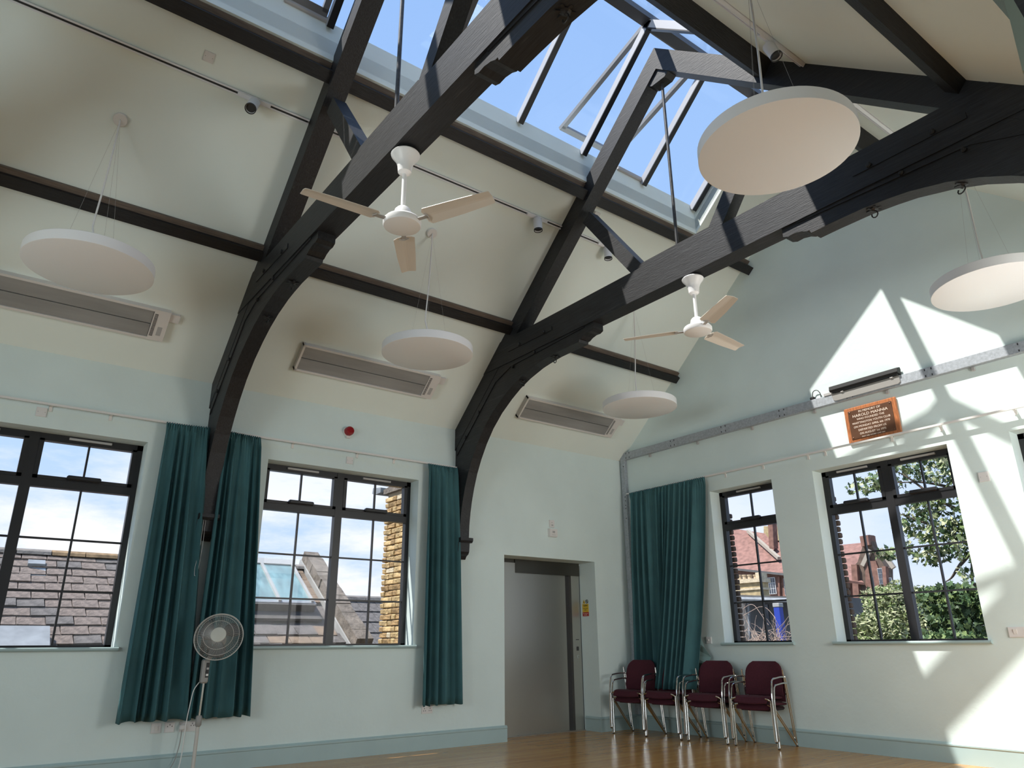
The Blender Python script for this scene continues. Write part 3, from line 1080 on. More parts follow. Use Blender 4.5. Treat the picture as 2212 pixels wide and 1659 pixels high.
for y, lab, ex in ((-6.407, 'leftmost socket plate under the left curtain pair', [('rocker', 0, 0.0, 0.03, 0.04)]),
                   (-6.288, 'middle double-holed socket plate under the left curtain pair', [('hole', -0.02, 0.008, 0.006, 0.010), ('hole', 0.02, 0.008, 0.006, 0.010), ('hole', 0, 0.022, 0.006, 0.012)])):
    wall_plate('wall_socket', lab, 'socket', (0, y, 0.415), (1, 0, 0), 0.088, 0.088, 0.012, extra=ex)
wall_plate('wall_socket', 'wide socket under the left curtains with a plug in it', 'socket', (0, -6.125, 0.412), (1, 0, 0), 0.15, 0.088, 0.012,
           extra=[('hole', 0.03, 0.008, 0.006, 0.010), ('hole', 0.055, 0.008, 0.006, 0.010), ('hole', 0.042, 0.025, 0.006, 0.012)])
wall_plate('wall_socket', 'white double socket below the curtain beside the lift', 'socket', (0, -3.464, 0.425), (1, 0, 0), 0.146, 0.086, 0.012,
           extra=[('hole', dx, dz, 0.007, 0.011) for dx in (-0.05, -0.025, 0.025, 0.05) for dz in (-0.012,)] + [('hole', -0.038, 0.012, 0.007, 0.012), ('hole', 0.038, 0.012, 0.007, 0.012), ('rocker', 0, 0.02, 0.03, 0.02)])
wall_plate('thermostat', 'upper small white wall unit above the lift', 'wall unit', (0, -1.493, 2.752), (1, 0, 0), 0.088, 0.105, 0.02, 'white_plastic', [('print', 0, -0.022, 0.035, 0.018), ('print', -0.005, 0.015, 0.02, 0.008)])
wall_plate('emergency_unit', 'lower wide white wall unit above the lift', 'wall unit', (0, -1.489, 2.622), (1, 0, 0), 0.145, 0.115, 0.045, 'white_plastic', [('print', 0.0, 0.01, 0.045, 0.03), ('print', 0, -0.03, 0.07, 0.004)])

bc = thing('alarm_beacon', (0, -4.69, 3.585), 'round red alarm beacon on the wall above the middle window', 'alarm')
MB().lathe([(0.062, 0), (0.062, 0.018), (0.055, 0.022)], (0, -4.69, 3.585), (1, 0, 0), 24).build('base', 'white_plastic', bc, True)
MB().lathe([(0.056, 0.02), (0.056, 0.06), (0.048, 0.078), (0.030, 0.086), (0.028, 0.080), (0.0, 0.080)], (0, -4.69, 3.585), (1, 0, 0), 24).build('lens', 'beacon_red', bc, True)
B((0, -4.715, 3.50), (0.03, -4.665, 3.53)).build('cable_entry', 'plate_white', bc)

# ------------------------------------------------------------------ radiant heaters on the lower left slope
UPS = Vector((COS, 0, SIN))
NIN = Vector(NL)


def heater(y0, y1, label):
    xm = 0.435
    c = Vector((xm, (y0 + y1) / 2, zc(xm)))
    t = thing('radiant_heater', c, label, 'heater', 'grey radiant heaters on the left ceiling slope')
    hw = 0.172
    hl = (y1 - y0) / 2
    fr = MB()
    for s in (-1, 1):
        fr.obox(c + UPS * (s * (hw - 0.012)) + NIN * 0.035, Vector((0, 1, 0)), UPS, NIN, hl, 0.012, 0.035)
    fr.obox(c + Vector((0, -hl + 0.012, 0)) + NIN * 0.035, Vector((0, 1, 0)), UPS, NIN, 0.012, hw, 0.035)
    fr.build('frame', 'heater_frame', t)
    cap = MB().obox(c + Vector((0, hl - 0.075, 0)) + NIN * 0.036, Vector((0, 1, 0)), UPS, NIN, 0.075, hw - 0.02, 0.035).build('end_cap', 'heater_frame', t)
    g = MB()
    for k in range(18):
        g.obox(c + Vector((0, hl - 0.125, 0)) + UPS * (-0.12 + k * 0.0142) + NIN * 0.0715, Vector((0, 1, 0)), UPS, NIN, 0.016, 0.004, 0.001)
    g.build('vent_slots', 'dark_slot', cap)
    g = MB()
    g.obox(c + Vector((0, hl - 0.06, 0)) + UPS * (-0.06) + NIN * 0.0715, Vector((0, 1, 0)), UPS, NIN, 0.022, 0.05, 0.0008)
    g.build('rating_label', 'vent_grey', cap)
    MB().obox(c + NIN * 0.030 + Vector((0, -0.06, 0)), Vector((0, 1, 0)), UPS, NIN, hl - 0.07, hw - 0.024, 0.012).build('backing', 'dark_slot', t)
    for s in (-1, 1):
        MB().obox(c + UPS * (s * 0.0745) + NIN * 0.048 + Vector((0, -0.066, 0)), Vector((0, 1, 0)), UPS, NIN, hl - 0.088, 0.0695, 0.010).build('panel', 'heater_panel', t)
    p = c + UPS * 0.10 + Vector((0, hl + 0.05, 0))
    jb_ = MB().obox(p + NIN * 0.02, Vector((0, 1, 0)), UPS, NIN, 0.045, 0.045, 0.02).build('junction_box', 'plate_white', t)
    return t


heater(-8.72, -6.955, 'radiant heater cut by the left edge, under the nearest lamp')
heater(-5.555, -3.753, 'radiant heater in the middle bay between the two trusses')
heater(-2.355, -0.56, 'radiant heater nearest the gable wall')

# ------------------------------------------------------------------ lighting tracks and spots


def slope_frame(side):
    if side == 'L':
        return Vector((COS, 0, SIN)), Vector((SIN, 0, -COS))
    return Vector((-COS, 0, SIN)), Vector((-SIN, 0, -COS))


def track(side, x, y0, y1, label):
    up, nin = slope_frame(side)
    xx = x if side == 'L' else W - x
    c = Vector((xx, (y0 + y1) / 2, zc(xx)))
    t = thing('lighting_track', c, label, 'lighting track', 'slim white lighting tracks')
    hl = (y1 - y0) / 2
    g = MB()
    for s in (-1, 1):
        g.obox(c + up * (s * 0.0165) + nin * 0.018, ydir, up, nin, hl, 0.0075, 0.018)
    g.obox(c + nin * 0.003, ydir, up, nin, hl, 0.024, 0.003)
    g.build('rail', 'spot_white', t)
    MB().obox(c + nin * 0.012, ydir, up, nin, hl - 0.01, 0.009, 0.008).build('slot', 'dark_slot', t)


def spot(side, x, y, aim, label):
    up, nin = slope_frame(side)
    xx = x if side == 'L' else W - x
    c = Vector((xx, y, zc(xx)))
    t = thing('spotlight', c, label, 'spotlight', 'white cylindrical track spotlights')
    ad = MB().obox(c + nin * 0.036, ydir, up, nin, 0.15, 0.017, 0.012).build('adapter', 'spot_white', t)
    a = Vector(aim).normalized()
    h = c + nin * 0.048 + Vector((0, 0, -0.04)) + a * 0.0
    MB().tube([c + nin * 0.03, h], 0.008, 8).build('stem', 'spot_white', t)
    MB().lathe([(0.046, -0.03), (0.050, -0.022), (0.050, 0.125), (0.047, 0.128), (0.043, 0.122), (0.040, 0.06), (0.0, 0.06)], h, a, 20).build('body', 'spot_white', t, True)
    MB().lathe([(0.0485, 0.108), (0.051, 0.110), (0.051, 0.129), (0.044, 0.130), (0.042, 0.10), (0.0, 0.095)], h, a, 20).build('lens_ring', 'dark_slot', t, True)


track('L', 2.275, -9.3, -6.335, 'lighting track across the upper left ceiling panel')
track('L', 2.275, -6.13, -3.155, 'lighting track running behind the near ceiling fan')
track('L', 2.275, -2.965, -1.95, 'short lighting track beyond the far truss')
track('R', 2.30, -9.3, -3.155, 'lighting track on the right slope behind the hanging disc lamp')
track('R', 2.30, -2.965, -0.1, 'lighting track on the right slope near the gable')
spot('L', 2.275, -6.86, (0.45, -0.35, -1), 'spotlight at upper left near the near truss')
spot('L', 2.275, -3.53, (0.0, 0.05, -1), 'spotlight just left of the far truss')
spot('L', 2.275, -2.40, (0.0, 0.05, -1), 'spotlight beyond the far truss strut')
spot('R', 2.30, -3.62, (0.35, 0.15, -1), 'spotlight on the right slope above the hanging disc lamp')

# ------------------------------------------------------------------ pendant lamps


def pendant(x, y, label, bow=0.04, seed=0):
    z = 4.01
    t = thing('pendant_lamp', (x, y, z), label, 'pendant lamp', 'white disc pendant lamps')
    r, h = 0.476, 0.085
    MB().lathe([(r - 0.008, -0.003), (r, 0.0), (r, h - 0.004), (r - 0.004, h), (0, h)], (x, y, z), (0, 0, 1), 72).build('rim', 'white_enamel', t, True)
    MB().lathe([(0, -0.002), (r - 0.010, -0.002), (r - 0.010, 0.01)], (x, y, z), (0, 0, 1), 72).build('diffuser', 'diffuser', t)
    xx = x
    cz = zc(xx)
    up, nin = slope_frame('L' if x < XC else 'R')
    c = Vector((xx, y, cz))
    MB().lathe([(0.058, 0), (0.058, 0.026), (0.053, 0.030), (0.0, 0.030)], c, nin, 28).build('canopy', 'white_plastic', t, True)
    MB().lathe([(0.006, 0.030), (0.006, 0.032), (0, 0.032)], c + up * -0.0, nin, 8).build('cable_hole', 'dark_slot', t)
    top = c + nin * 0.03
    bot = Vector((x - 0.02, y - 0.06, z + h))
    pts = []
    for i in range(15):
        u = i / 14
        p = top.lerp(bot, u)
        k = math.sin(math.pi * u) * 0.012 + (bow * math.exp(-((u - 0.9) / 0.07) ** 2))
        p = p + Vector((k * 0.4, k, 0))
        pts.append(p)
    MB().tube(pts, 0.0075, 6).build('cable', 'white_plastic', t, True)
    for a in (0.6, 2.7, 4.8):
        q = Vector((x + 0.22 * math.cos(a), y + 0.22 * math.sin(a), z + h))
        MB().tube([top, q], 0.0008, 4).build('suspension_wire', 'vent_grey', t)
    return t


pendant(1.82, -7.83, 'disc pendant lamp at the far left, nearest of the left row', 0.05)
pendant(1.82, -4.67, 'disc pendant lamp hanging in the middle bay right of the near fan', 0.05)
pendant(1.82, -1.48, 'smallest-looking disc pendant lamp, in front of the far heater', 0.02)
pendant(6.025, -4.66, 'large-looking disc pendant lamp in front of the far truss, upper right', 0.02)
pendant(6.025, -1.50, 'disc pendant lamp cut by the right edge', 0.02)

# ------------------------------------------------------------------ ceiling fans


def ceiling_fan(x, y, zh, ztop, ang, label):
    t = thing('ceiling_fan', (x, y, zh), label, 'ceiling fan', 'white three-blade ceiling fans')
    MB().lathe([(0.030, ztop - 0.19), (0.048, ztop - 0.175), (0.054, ztop - 0.12), (0.066, ztop - 0.085), (0.100, ztop - 0.040), (0.104, ztop - 0.028), (0.096, ztop - 0.018), (0.0, ztop - 0.012)], (x, y, 0), (0, 0, 1), 28).build('canopy', 'white_enamel', t, True)
    B((x - 0.05, y - 0.05, ztop - 0.03), (x + 0.05, y + 0.05, ztop)).build('mounting_block', 'black_iron', t)
    MB().tube([(x, y, zh + 0.12), (x, y, ztop - 0.17)], 0.0165, 12).build('downrod', 'white_enamel', t, True)
    MB().lathe([(0.0, -0.006), (0.10, -0.004), (0.126, 0.006), (0.132, 0.018), (0.132, 0.045), (0.122, 0.058), (0.068, 0.062), (0.062, 0.10), (0.055, 0.135), (0.040, 0.152), (0.0, 0.155)], (x, y, zh), (0, 0, 1), 32).build('motor', 'white_enamel', t, True)
    for k in range(3):
        a = math.radians(ang + 120 * k)
        d = Vector((math.cos(a), math.sin(a), 0))
        s = Vector((-math.sin(a), math.cos(a), 0))
        tilt = (s * math.cos(0.20) - Vector((0, 0, math.sin(0.20))))
        up = d.cross(tilt)
        c = Vector((x, y, zh + 0.03))
        bl = MB()
        out = []
        for (l, w0, w1) in ((0.185, -0.050, 0.050), (0.205, -0.076, 0.076), (0.45, -0.070, 0.070), (0.690, -0.060, 0.054), (0.700, -0.056, 0.048)):
            out.append((l, w0, w1))
        vs = []
        for (l, w0, w1) in out:
            for w in (w0, w0 * 0.12, w1 * 0.12, w1):
                ridge = 0.008 if abs(w) < 0.02 else 0.0
                vs.append(c + d * l + tilt * w + up * (0.004 + ridge))
                vs.append(c + d * l + tilt * w - up * (0.0 - ridge))
        fs = []
        n = len(out)
        for i in range(n - 1):
            for j in range(3):
                p = i * 8 + j * 2
                fs.append((p, p + 8, p + 10, p + 2))
                fs.append((p + 1, p + 3, p + 11, p + 9))
            p = i * 8
            fs.append((p, p + 1, p + 9, p + 8))
            fs.append((p + 6, p + 14, p + 15, p + 7))
        for j in range(3):
            p = j * 2
            fs.append((p, p + 2, p + 3, p + 1))
            p = (n - 1) * 8 + j * 2
            fs.append((p, p + 1, p + 3, p + 2))
        bl.add(vs, fs)
        b_ = bl.build('blade', 'fan_blade', t)
        br = MB()
        br.obox(c + d * 0.16, d, s, Vector((0, 0, 1)), 0.045, 0.016, 0.004)
        br.tube([c + d * 0.20 + tilt * -0.035 - up * 0.004, c + d * 0.215 + tilt * 0.0 - up * 0.006, c + d * 0.20 + tilt * 0.035 - up * 0.004], 0.004, 5)
        br.build('bracket', 'vent_grey', b_)
    return t


ceiling_fan(4.112, -6.235, 3.84, 4.46, -93.0, 'larger-looking ceiling fan hung from the near truss')
ceiling_fan(4.079, -3.075, 3.87, 4.46, -146.0, 'smaller-looking ceiling fan hung from the far truss')

# ------------------------------------------------------------------ curtain rails


def curtain_rail(a, b, axis, plane, out, z, bracket_at, label):
    c = (plane + out * 0.07, (a + b) / 2, z) if axis == 'y' else ((a + b) / 2, plane + out * 0.07, z)
    t = thing('curtain_rail', c, label, 'curtain rail', 'white curtain rails')

    def bx(u0, u1, d0, d1, p, q):
        return B((plane + out * d0, u0, p), (plane + out * d1, u1, q)) if axis == 'y' else B((u0, plane + out * d0, p), (u1, plane + out * d1, q))
    bx(a, b, 0.062, 0.086, z - 0.012, z + 0.008).build('rail', 'white_plastic', t)
    for u in bracket_at:
        k = bx(u - 0.014, u + 0.014, 0.0, 0.07, z - 0.010, z + 0.002)
        k2 = bx(u - 0.014, u + 0.014, 0.0, 0.008, z - 0.055, z + 0.002)
        k.add(k2.v, k2.f)
        k.build('bracket', 'white_plastic', t)


curtain_rail(-9.4, -6.335, 'y', 0.0, 1, 3.333, (-8.9, -8.3, -7.77, -7.25, -6.6), 'white curtain rail over the leftmost window')
curtain_rail(-6.13, -3.16, 'y', 0.0, 1, 3.333, (-5.9, -5.36, -4.55, -4.05, -3.5), 'white curtain rail over the middle window')
curtain_rail(0.14, 7.3, 'x', 0.0, -1, 3.318, (0.3, 1.1, 1.95, 2.55, 3.2, 3.43, 4.25, 4.78, 5.5, 6.3), 'white curtain rail along the gable wall')

# ------------------------------------------------------------------ curtains


def curtain(name, label, axis, plane, out, ztop, zbot, top, bot, folds, seed, amp=0.045, depth=0.085, m='curtain_teal', depth_fn=None, split=None):
    rnd = random.Random(seed)
    NU, NV = folds * 10, 40
    ph = [rnd.uniform(-0.55, 0.55) for _ in range(folds + 2)]
    am = [rnd.uniform(0.6, 1.25) for _ in range(folds + 2)]
    gph = [rnd.uniform(-1, 1) for _ in range(folds * 3 + 2)]
    mean = lambda f, u: f(u)
    vs, fs = [], []
    for j in range(NV + 1):
        v = j / NV
        # rows denser at the heading
        z = ztop - (ztop - zbot) * (v ** 1.25)
        tv = (ztop - z) / (ztop - zbot)
        for i in range(NU + 1):
            u = i / NU
            k = folds * (u + 0.035 * math.sin(2 * math.pi * u * 1.3 + seed) + 0.02 * math.sin(2 * math.pi * u * 3.1 + 2 * seed) - 0.035 * math.sin(seed) - 0.02 * math.sin(2 * seed))
            k = max(0.0, k)
            i0 = min(int(k), folds)
            f = min(1.0, k - i0)
            w0 = ph[i0] * (1 - f) + ph[i0 + 1] * f
            a0 = am[i0] * (1 - f) + am[i0 + 1] * f
            wave = math.sin(2 * math.pi * k + w0 * 2.2)
            wave = math.copysign(abs(wave) ** 0.7, wave)
            head = min(1.0, (ztop - z) / 0.10)
            kk = u * folds * 3
            h0 = int(min(kk, folds * 3))
            pleat = math.sin(2 * math.pi * kk + gph[h0] * 0.6) * 0.010
            grow = 0.35 + 0.65 * min(1, tv * 2.5)
            dd = depth + (amp * wave * a0 * grow) * head + pleat * (1 - head) + pleat * 0.35 * max(0, 1 - tv * 4)
            if depth_fn:
                dd += depth_fn(u, tv)
            along = top(u) * (1 - tv) + bot(u) * tv + 0.012 * math.cos(2 * math.pi * k + w0) * head
            zz = z + (0.006 * math.sin(kk * 6.3) * (1 - head)) + (0.008 * math.sin(k * 5 + seed) if j == NV else 0)
            vs.append((plane + out * dd, along, zz) if axis == 'y' else (along, plane + out * dd, zz))
    n = NU + 1
    for j in range(NV):
        for i in range(NU):
            fs.append((j * n + i, j * n + i + 1, (j + 1) * n + i + 1, (j + 1) * n + i))
    mb = MB().add(vs, fs)
    c = (plane + out * depth, (top(0) + top(1)) / 2, ztop) if axis == 'y' else ((top(0) + top(1)) / 2, plane + out * depth, ztop)
    t = thing(name, c, label, 'curtain', 'teal curtains')
    o = mb.build('cloth', m, t, True)
    md = o.modifiers.new('thickness', 'SOLIDIFY')
    md.thickness = 0.004
    return t


lin = lambda a, b: (lambda u: a + (b - a) * u)
curtain('curtain', 'teal curtain left of the near truss post', 'y', 0, 1, 3.322, 0.488, lin(-6.745, -6.325), lin(-6.80, -6.165), 6, 3, 0.052, 0.115,
        depth_fn=lambda u, v: 0.07 * v * max(0, 1 - u * 4) + 0.06 * u * u)
curtain('curtain', 'teal curtain right of the near truss post, behind the pedestal fan', 'y', 0, 1, 3.315, 0.485, lin(-6.165, -5.765), lin(-6.20, -5.585), 6, 11, 0.052, 0.115, depth_fn=lambda u, v: 0.06 * (1 - u) ** 2)
curtain('curtain', 'single teal curtain between the middle window and the lift', 'y', 0, 1, 3.318, 0.475, lin(-3.607, -3.155), lin(-3.625, -3.055), 5, 5, 0.045, 0.10,
        depth_fn=lambda u, v: 0.05 * v * max(0, 1 - u * 4))


def d_bot(u):
    if u < 0.5:
        return 0.14 + 0.66 * (1 - (1 - u / 0.5) ** 1.6)
    return 0.72 + 0.66 * (u - 0.5) / 0.5


curtain('curtain', 'wide bunched teal curtain hanging in the room corner behind chairs', 'x', 0, -1, 3.308, 0.565, lin(0.235, 1.675), d_bot, 15, 8, 0.050, 0.115,
        depth_fn=lambda u, v: (0.23 * v * v if u > 0.5 else 0.04 * v))
ln = thing('curtain_lining', (1.45, -0.1, 0.9), 'pale green curtain lining peeping out beside the corner curtain', 'lining')
vs, fs = [], []
pts_l = [(1.36, 1.22), (1.44, 1.10), (1.50, 0.98), (1.47, 0.90), (1.53, 0.84), (1.46, 0.76), (1.40, 0.66), (1.30, 0.60)]
for i, (x, z) in enumerate(pts_l):
    vs += [(1.22, -0.16, z), (x, -0.10 - 0.05 * (i % 2), z - 0.02)]
for i in range(len(pts_l) - 1):
    fs.append((2 * i, 2 * i + 1, 2 * i + 3, 2 * i + 2))
o = MB().add(vs, fs).build('cloth', 'curtain_lining', ln)
o.modifiers.new('thickness', 'SOLIDIFY').thickness = 0.004

# pull cord by the truss post
pc = thing('pull_cord', (0.14, -6.30, 1.8), 'thin white pull cord loop hanging between the left curtains', 'cord')
cpts = [(0.10, -6.245, 3.29), (0.10, -6.25, 2.6), (0.17, -6.27, 2.1), (0.175, -6.295, 1.86), (0.175, -6.29, 1.80), (0.175, -6.272, 1.795), (0.172, -6.26, 1.85), (0.165, -6.245, 2.1), (0.10, -6.235, 2.6), (0.10, -6.235, 3.29)]
MB().tube(rounded(cpts, 0.05), 0.0022, 5).build('cord', 'white_plastic', pc, True)

# ------------------------------------------------------------------ galvanised trunking on the gable
tk = thing('cable_trunking', (0.1, -0.03, 3.98), 'galvanised steel trunking across the gable wall and down the corner', 'trunking')
MB().bbox((0.115, -0.062, 3.862), (7.7, -0.002, 3.978), 0.004).build('channel', 'galvanised', tk)
MB().bbox((0.028, -0.062, 0.19), (0.115, -0.002, 3.978), 0.004).build('channel', 'galvanised', tk)
x = 0.16
while x < 7.4:
    for dx in (0.0, 0.07):
        for z in (3.885, 3.955):
            B((x + dx - 0.006, -0.0635, z - 0.011), (x + dx + 0.006, -0.0615, z + 0.011)).build('slot_hole', 'dark_slot', tk)
    k = MB().bbox((x + 0.44, -0.03, 3.815), (x + 0.48, -0.002, 3.86), 0.006)
    k.build('clip', 'vent_grey', tk)
    x += 0.92
for z in (3.76, 3.28, 3.22, 3.15, 3.10, 2.95):
    B((0.085, -0.0635, z - 0.008), (0.10, -0.0615, z + 0.008)).build('slot_hole', 'dark_slot', tk)

# black bar heater above the plaque
bh = thing('bar_heater', (4.05, -0.12, 3.95), 'long black bar heater fixed above the memorial plaque', 'bar heater')
MB().prism([(-0.022, 3.995), (-0.098, 4.000), (-0.106, 4.015), (-0.098, 4.062), (-0.028, 4.082), (-0.015, 4.06)], 'x', 3.655, 4.490).build('hood', 'rubber', bh)
B((3.68, -0.085, 3.978), (4.47, -0.03, 4.000)).build('element_tray', 'dark_slot', bh)
MB().prism([(3.655, 3.972), (3.675, 3.895), (3.70, 3.882), (4.46, 3.882), (4.485, 3.90), (4.485, 3.975)], 'y', -0.072, -0.0635).build('back_plate', 'fan_grey', bh)
for x in (3.80, 4.40):
    B((x - 0.015, -0.085, 3.965), (x + 0.015, -0.0635, 3.99)).build('arm', 'vent_grey', bh)
B((3.56, -0.07, 3.975), (3.70, -0.03, 4.005)).build('spacer', 'vent_grey', bh)
pg = thing('plug_lead', (3.42, -0.04, 4.0), 'black plug and short lead on top of the trunking', 'plug')
MB().bbox((3.36, -0.055, 3.98), (3.42, -0.01, 4.02), 0.01).build('plug', 'rubber', pg)
MB().tube(rounded([(3.39, -0.03, 4.02), (3.40, -0.03, 4.09), (3.46, -0.03, 4.10), (3.50, -0.03, 4.04), (3.50, -0.03, 3.98)], 0.04), 0.005, 6).build('lead', 'rubber', pg, True)

# ------------------------------------------------------------------ memorial plaque
pq = thing('memorial_plaque', (4.055, -0.02, 3.55), 'wooden memorial plaque with engraved bronze plate', 'plaque')
PX0, PX1, PZ0, PZ1 = 3.755, 4.378, 3.330, 3.760
MB().bbox((PX0, -0.032, PZ0), (PX1, -0.001, PZ1), 0.008).build('board', 'oak', pq)
fx, fz = 0.048, 0.042
MB().bbox((PX0 + fx, -0.038, PZ0 + fz), (PX1 - fx, -0.031, PZ1 - fz), 0.003).build('engraved_plate', 'bronze', pq)
for sx in (PX0 + fx + 0.022, PX1 - fx - 0.022):
    for sz in (PZ0 + fz + 0.02, PZ1 - fz - 0.02):
        MB().lathe([(0.009, 0), (0.009, 0.003), (0.004, 0.006)], (sx, -0.038, sz), (0, -1, 0), 10).build('screw', 'bronze', pq, True)
cxp = (PX0 + PX1) / 2
lines = [('IN MEMORY OF', 0.036, 0.26), ('HAROLD MANNIA', 0.047, 0.42), ('WHO FOUNDED THE', 0.034, 0.33), ('WHITTINGTON YOUTH CLUB', 0.034, 0.455), ('ON MONDAY APRIL 6th 1970', 0.034, 0.43),
         ('DEPARTED FROM US', 0.034, 0.33), ('ON AUGUST 1st 1973', 0.034, 0.31), ('MAY HIS WORK LIVE ON', 0.022, 0.27)]
zt = PZ1 - fz - 0.028
for i, (tx, sz_, wd) in enumerate(lines):
    text_part(tx, sz_, (cxp, -0.0385, zt), RG, 'letter_cream', pq, wd, 0.0008, 0.0)
    zt -= (0.046 if i == 0 else 0.044 if i < 6 else 0.038)

# ------------------------------------------------------------------ stacking chairs


def make_chair():
    """armchair: origin on the floor under the middle of the seat, facing -Y"""
    t = thing('stacking_chair', (0, 0, 0))
    r = 0.0095
    hw = 0.265
    for s in (-1, 1):
        x = s * hw
        # front hairpin leg, arm, down the back, runner strut back to the front leg
        front = rounded([(x - s * 0.012, -0.225, 0.44), (x - s * 0.006, -0.225, 0.012), (x + s * 0.018, -0.228, 0.012), (x + s * 0.010, -0.222, 0.50), (x + s * 0.008, -0.185, 0.665), (x + s * 0.006, 0.03, 0.685), (x + s * 0.004, 0.165, 0.675)], 0.05, 4)
        MB().tube(front, r, 7).build('front_leg', 'chrome', t, True)
        back = rounded([(x + s * 0.004, 0.10, 0.76), (x + s * 0.004, 0.205, 0.012), (x + s * 0.004, 0.185, 0.012), (x - s * 0.012, -0.205, 0.40)], 0.02, 3)
        MB().tube(back, r, 7).build('back_leg', 'chrome', t, True)
        MB().tube([(x - s * 0.012, -0.215, 0.425), (x - s * 0.04, -0.232, 0.447), (x - s * 0.075, -0.225, 0.455)], 0.0085, 6).build('seat_bracket', 'chrome', t, True)
        for (fx_, fy_) in ((x + s * 0.006, -0.226), (x + s * 0.004, 0.195)):
            MB().lathe([(0.013, 0.0), (0.015, 0.004), (0.010, 0.012)], (fx_, fy_, 0), (0, 0, 1), 8).build('glide', 'rubber', t)
    # seat: curved cushion with waterfall front
    def shell(nu, nv, fn, th, name, m):
        vs, fs = [], []
        for side in (0, 1):
            for j in range(nv + 1):
                for i in range(nu + 1):
                    p, n = fn(i / nu * 2 - 1, j / nv)
                    e = 1 - max(abs(i / nu * 2 - 1) ** 6, abs(j / nv * 2 - 1) ** 6)
                    k = th * (0.35 + 0.65 * e)
                    vs.append(p + n * (k if side == 0 else -k * 0.6))
        n1 = (nu + 1) * (nv + 1)
        for j in range(nv):
            for i in range(nu):
                a = j * (nu + 1) + i
                fs.append((a, a + 1, a + nu + 2, a + nu + 1))
                fs.append((n1 + a, n1 + a + nu + 1, n1 + a + nu + 2, n1 + a + 1))
        for j in range(nv):
            for i in (0, nu):
                a = j * (nu + 1) + i
                q = (a, a + nu + 1, n1 + a + nu + 1, n1 + a)
                fs.append(q if i == 0 else q[::-1])
        for i in range(nu):
            for j in (0, nv):
                a = j * (nu + 1) + i
                q = (a, n1 + a, n1 + a + 1, a + 1)
                fs.append(q if j == 0 else q[::-1])
        return MB().add(vs, fs).build(name, m, t, True)

    def seat_fn(u, v):
        w = 0.228 * (1 - 0.12 * v) * (1 - 0.10 * max(0, 1 - v * 6))
        y = -0.245 + 0.44 * v
        z = 0.455 - 0.055 * max(0, 1 - v / 0.16) ** 2 - 0.02 * v + 0.012 * u * u
        return Vector((u * w, y, z)), Vector((0, -0.15 if v < 0.1 else 0, 1)).normalized()

    def back_fn(u, v):
        # v 0 bottom .. 1 top, rounded upper corners
        z = 0.475 + 0.375 * v
        w = 0.240
        if v > 0.62:
            k = (v - 0.62) / 0.38
            w *= math.sqrt(max(0.0, 1 - (k * 0.80) ** 2.4)) if k < 1 else 0.62
        y = 0.145 + 0.075 * v - 0.02 * math.sin(v * 3.1) + -0.035 * u * u
        return Vector((u * w, y, z)), Vector((0, -1, 0.2)).normalized()
    shell(12, 12, seat_fn, 0.030, 'seat', 'chair_fabric')
    shell(12, 14, back_fn, 0.024, 'backrest', 'chair_fabric')
    # under-seat shell
    MB().bbox((-0.19, -0.20, 0.385), (0.19, 0.17, 0.425), 0.03).build('seat_pan', 'chair_shell', t)
    MB().tube([(-0.26, 0.135, 0.56), (0.26, 0.135, 0.56)], 0.008, 6).build('cross_bar', 'chrome', t, True)
    return t


chair0 = make_chair()
stacks = [((0.475, -0.435), -7.0, 'leftmost stack, beside the lift recess'), ((1.010, -0.375), -6.0, 'second stack, under the corner curtain'),
          ((1.665, -0.325), -7.0, 'third stack, right of the corner curtain'), ((2.310, -0.250), -6.0, 'rightmost stack, under the narrow window')]
first = True
for (cx, cy), rz, lab in stacks:
    for lvl in (0, 1):
        c = chair0 if first else copy_tree(chair0)
        first = False
        a = math.radians(-rz)
        c.location = (cx + lvl * 0.0, cy - lvl * 0.035, lvl * 0.068)
        c.rotation_euler = (0, 0, a)
        tag(c, ('top' if lvl else 'bottom') + ' burgundy chrome-framed armchair of the ' + lab, 'chair', 'burgundy stacking armchairs along the gable wall')

# ------------------------------------------------------------------ pedestal fan
FX, FY = 0.42, -6.145
pf = thing('pedestal_fan', (FX, FY, 0), 'white pedestal fan standing in front of the left curtains', 'fan')
bs = MB()
bs.lathe([(0.0, 0.075), (0.035, 0.075), (0.055, 0.06), (0.06, 0.03), (0.0, 0.03)][::-1], (FX, FY, 0), (0, 0, 1), 16)
for a in (0.5, 2.07, 3.64, 5.21):
    d = Vector((math.cos(a), math.sin(a), 0))
    s = Vector((-math.sin(a), math.cos(a), 0))
    bs.obox(Vector((FX, FY, 0.022)) + d * 0.16, d, s, Vector((0, 0, 1)), 0.16, 0.028, 0.018)
bs.build('base', 'pole_white', pf)
MB().tube([(FX, FY, 0.06), (FX, FY, 0.475)], 0.017, 14).build('lower_pole', 'pole_white', pf, True)
MB().lathe([(0.018, 0.44), (0.028, 0.455), (0.028, 0.52), (0.022, 0.535), (0.012, 0.535)], (FX, FY, 0), (0, 0, 1), 14).build('collar', 'fan_grey', pf, True)
MB().tube([(FX, FY, 0.52), (FX, FY + 0.004, 0.83)], 0.010, 12).build('upper_pole', 'chrome', pf, True)
hd = MB()
hd.bbox((FX - 0.038, FY - 0.032, 0.81), (FX + 0.038, FY + 0.032, 1.02), 0.012)
hh = hd.build('control_box', 'fan_grey', pf)
B((FX + 0.036, FY - 0.002, 0.86), (FX + 0.041, FY + 0.026, 0.99)).build('switch_panel', 'dark_slot', hh)
for z, m_ in ((0.875, 'white_plastic'), (0.902, 'dark_slot'), (0.93, 'vent_grey')):
    B((FX + 0.040, FY + 0.002, z), (FX + 0.050, FY + 0.022, z + 0.018)).build('push_button', m_, hh)
HC = Vector((FX + 0.10, FY + 0.062, 1.222))
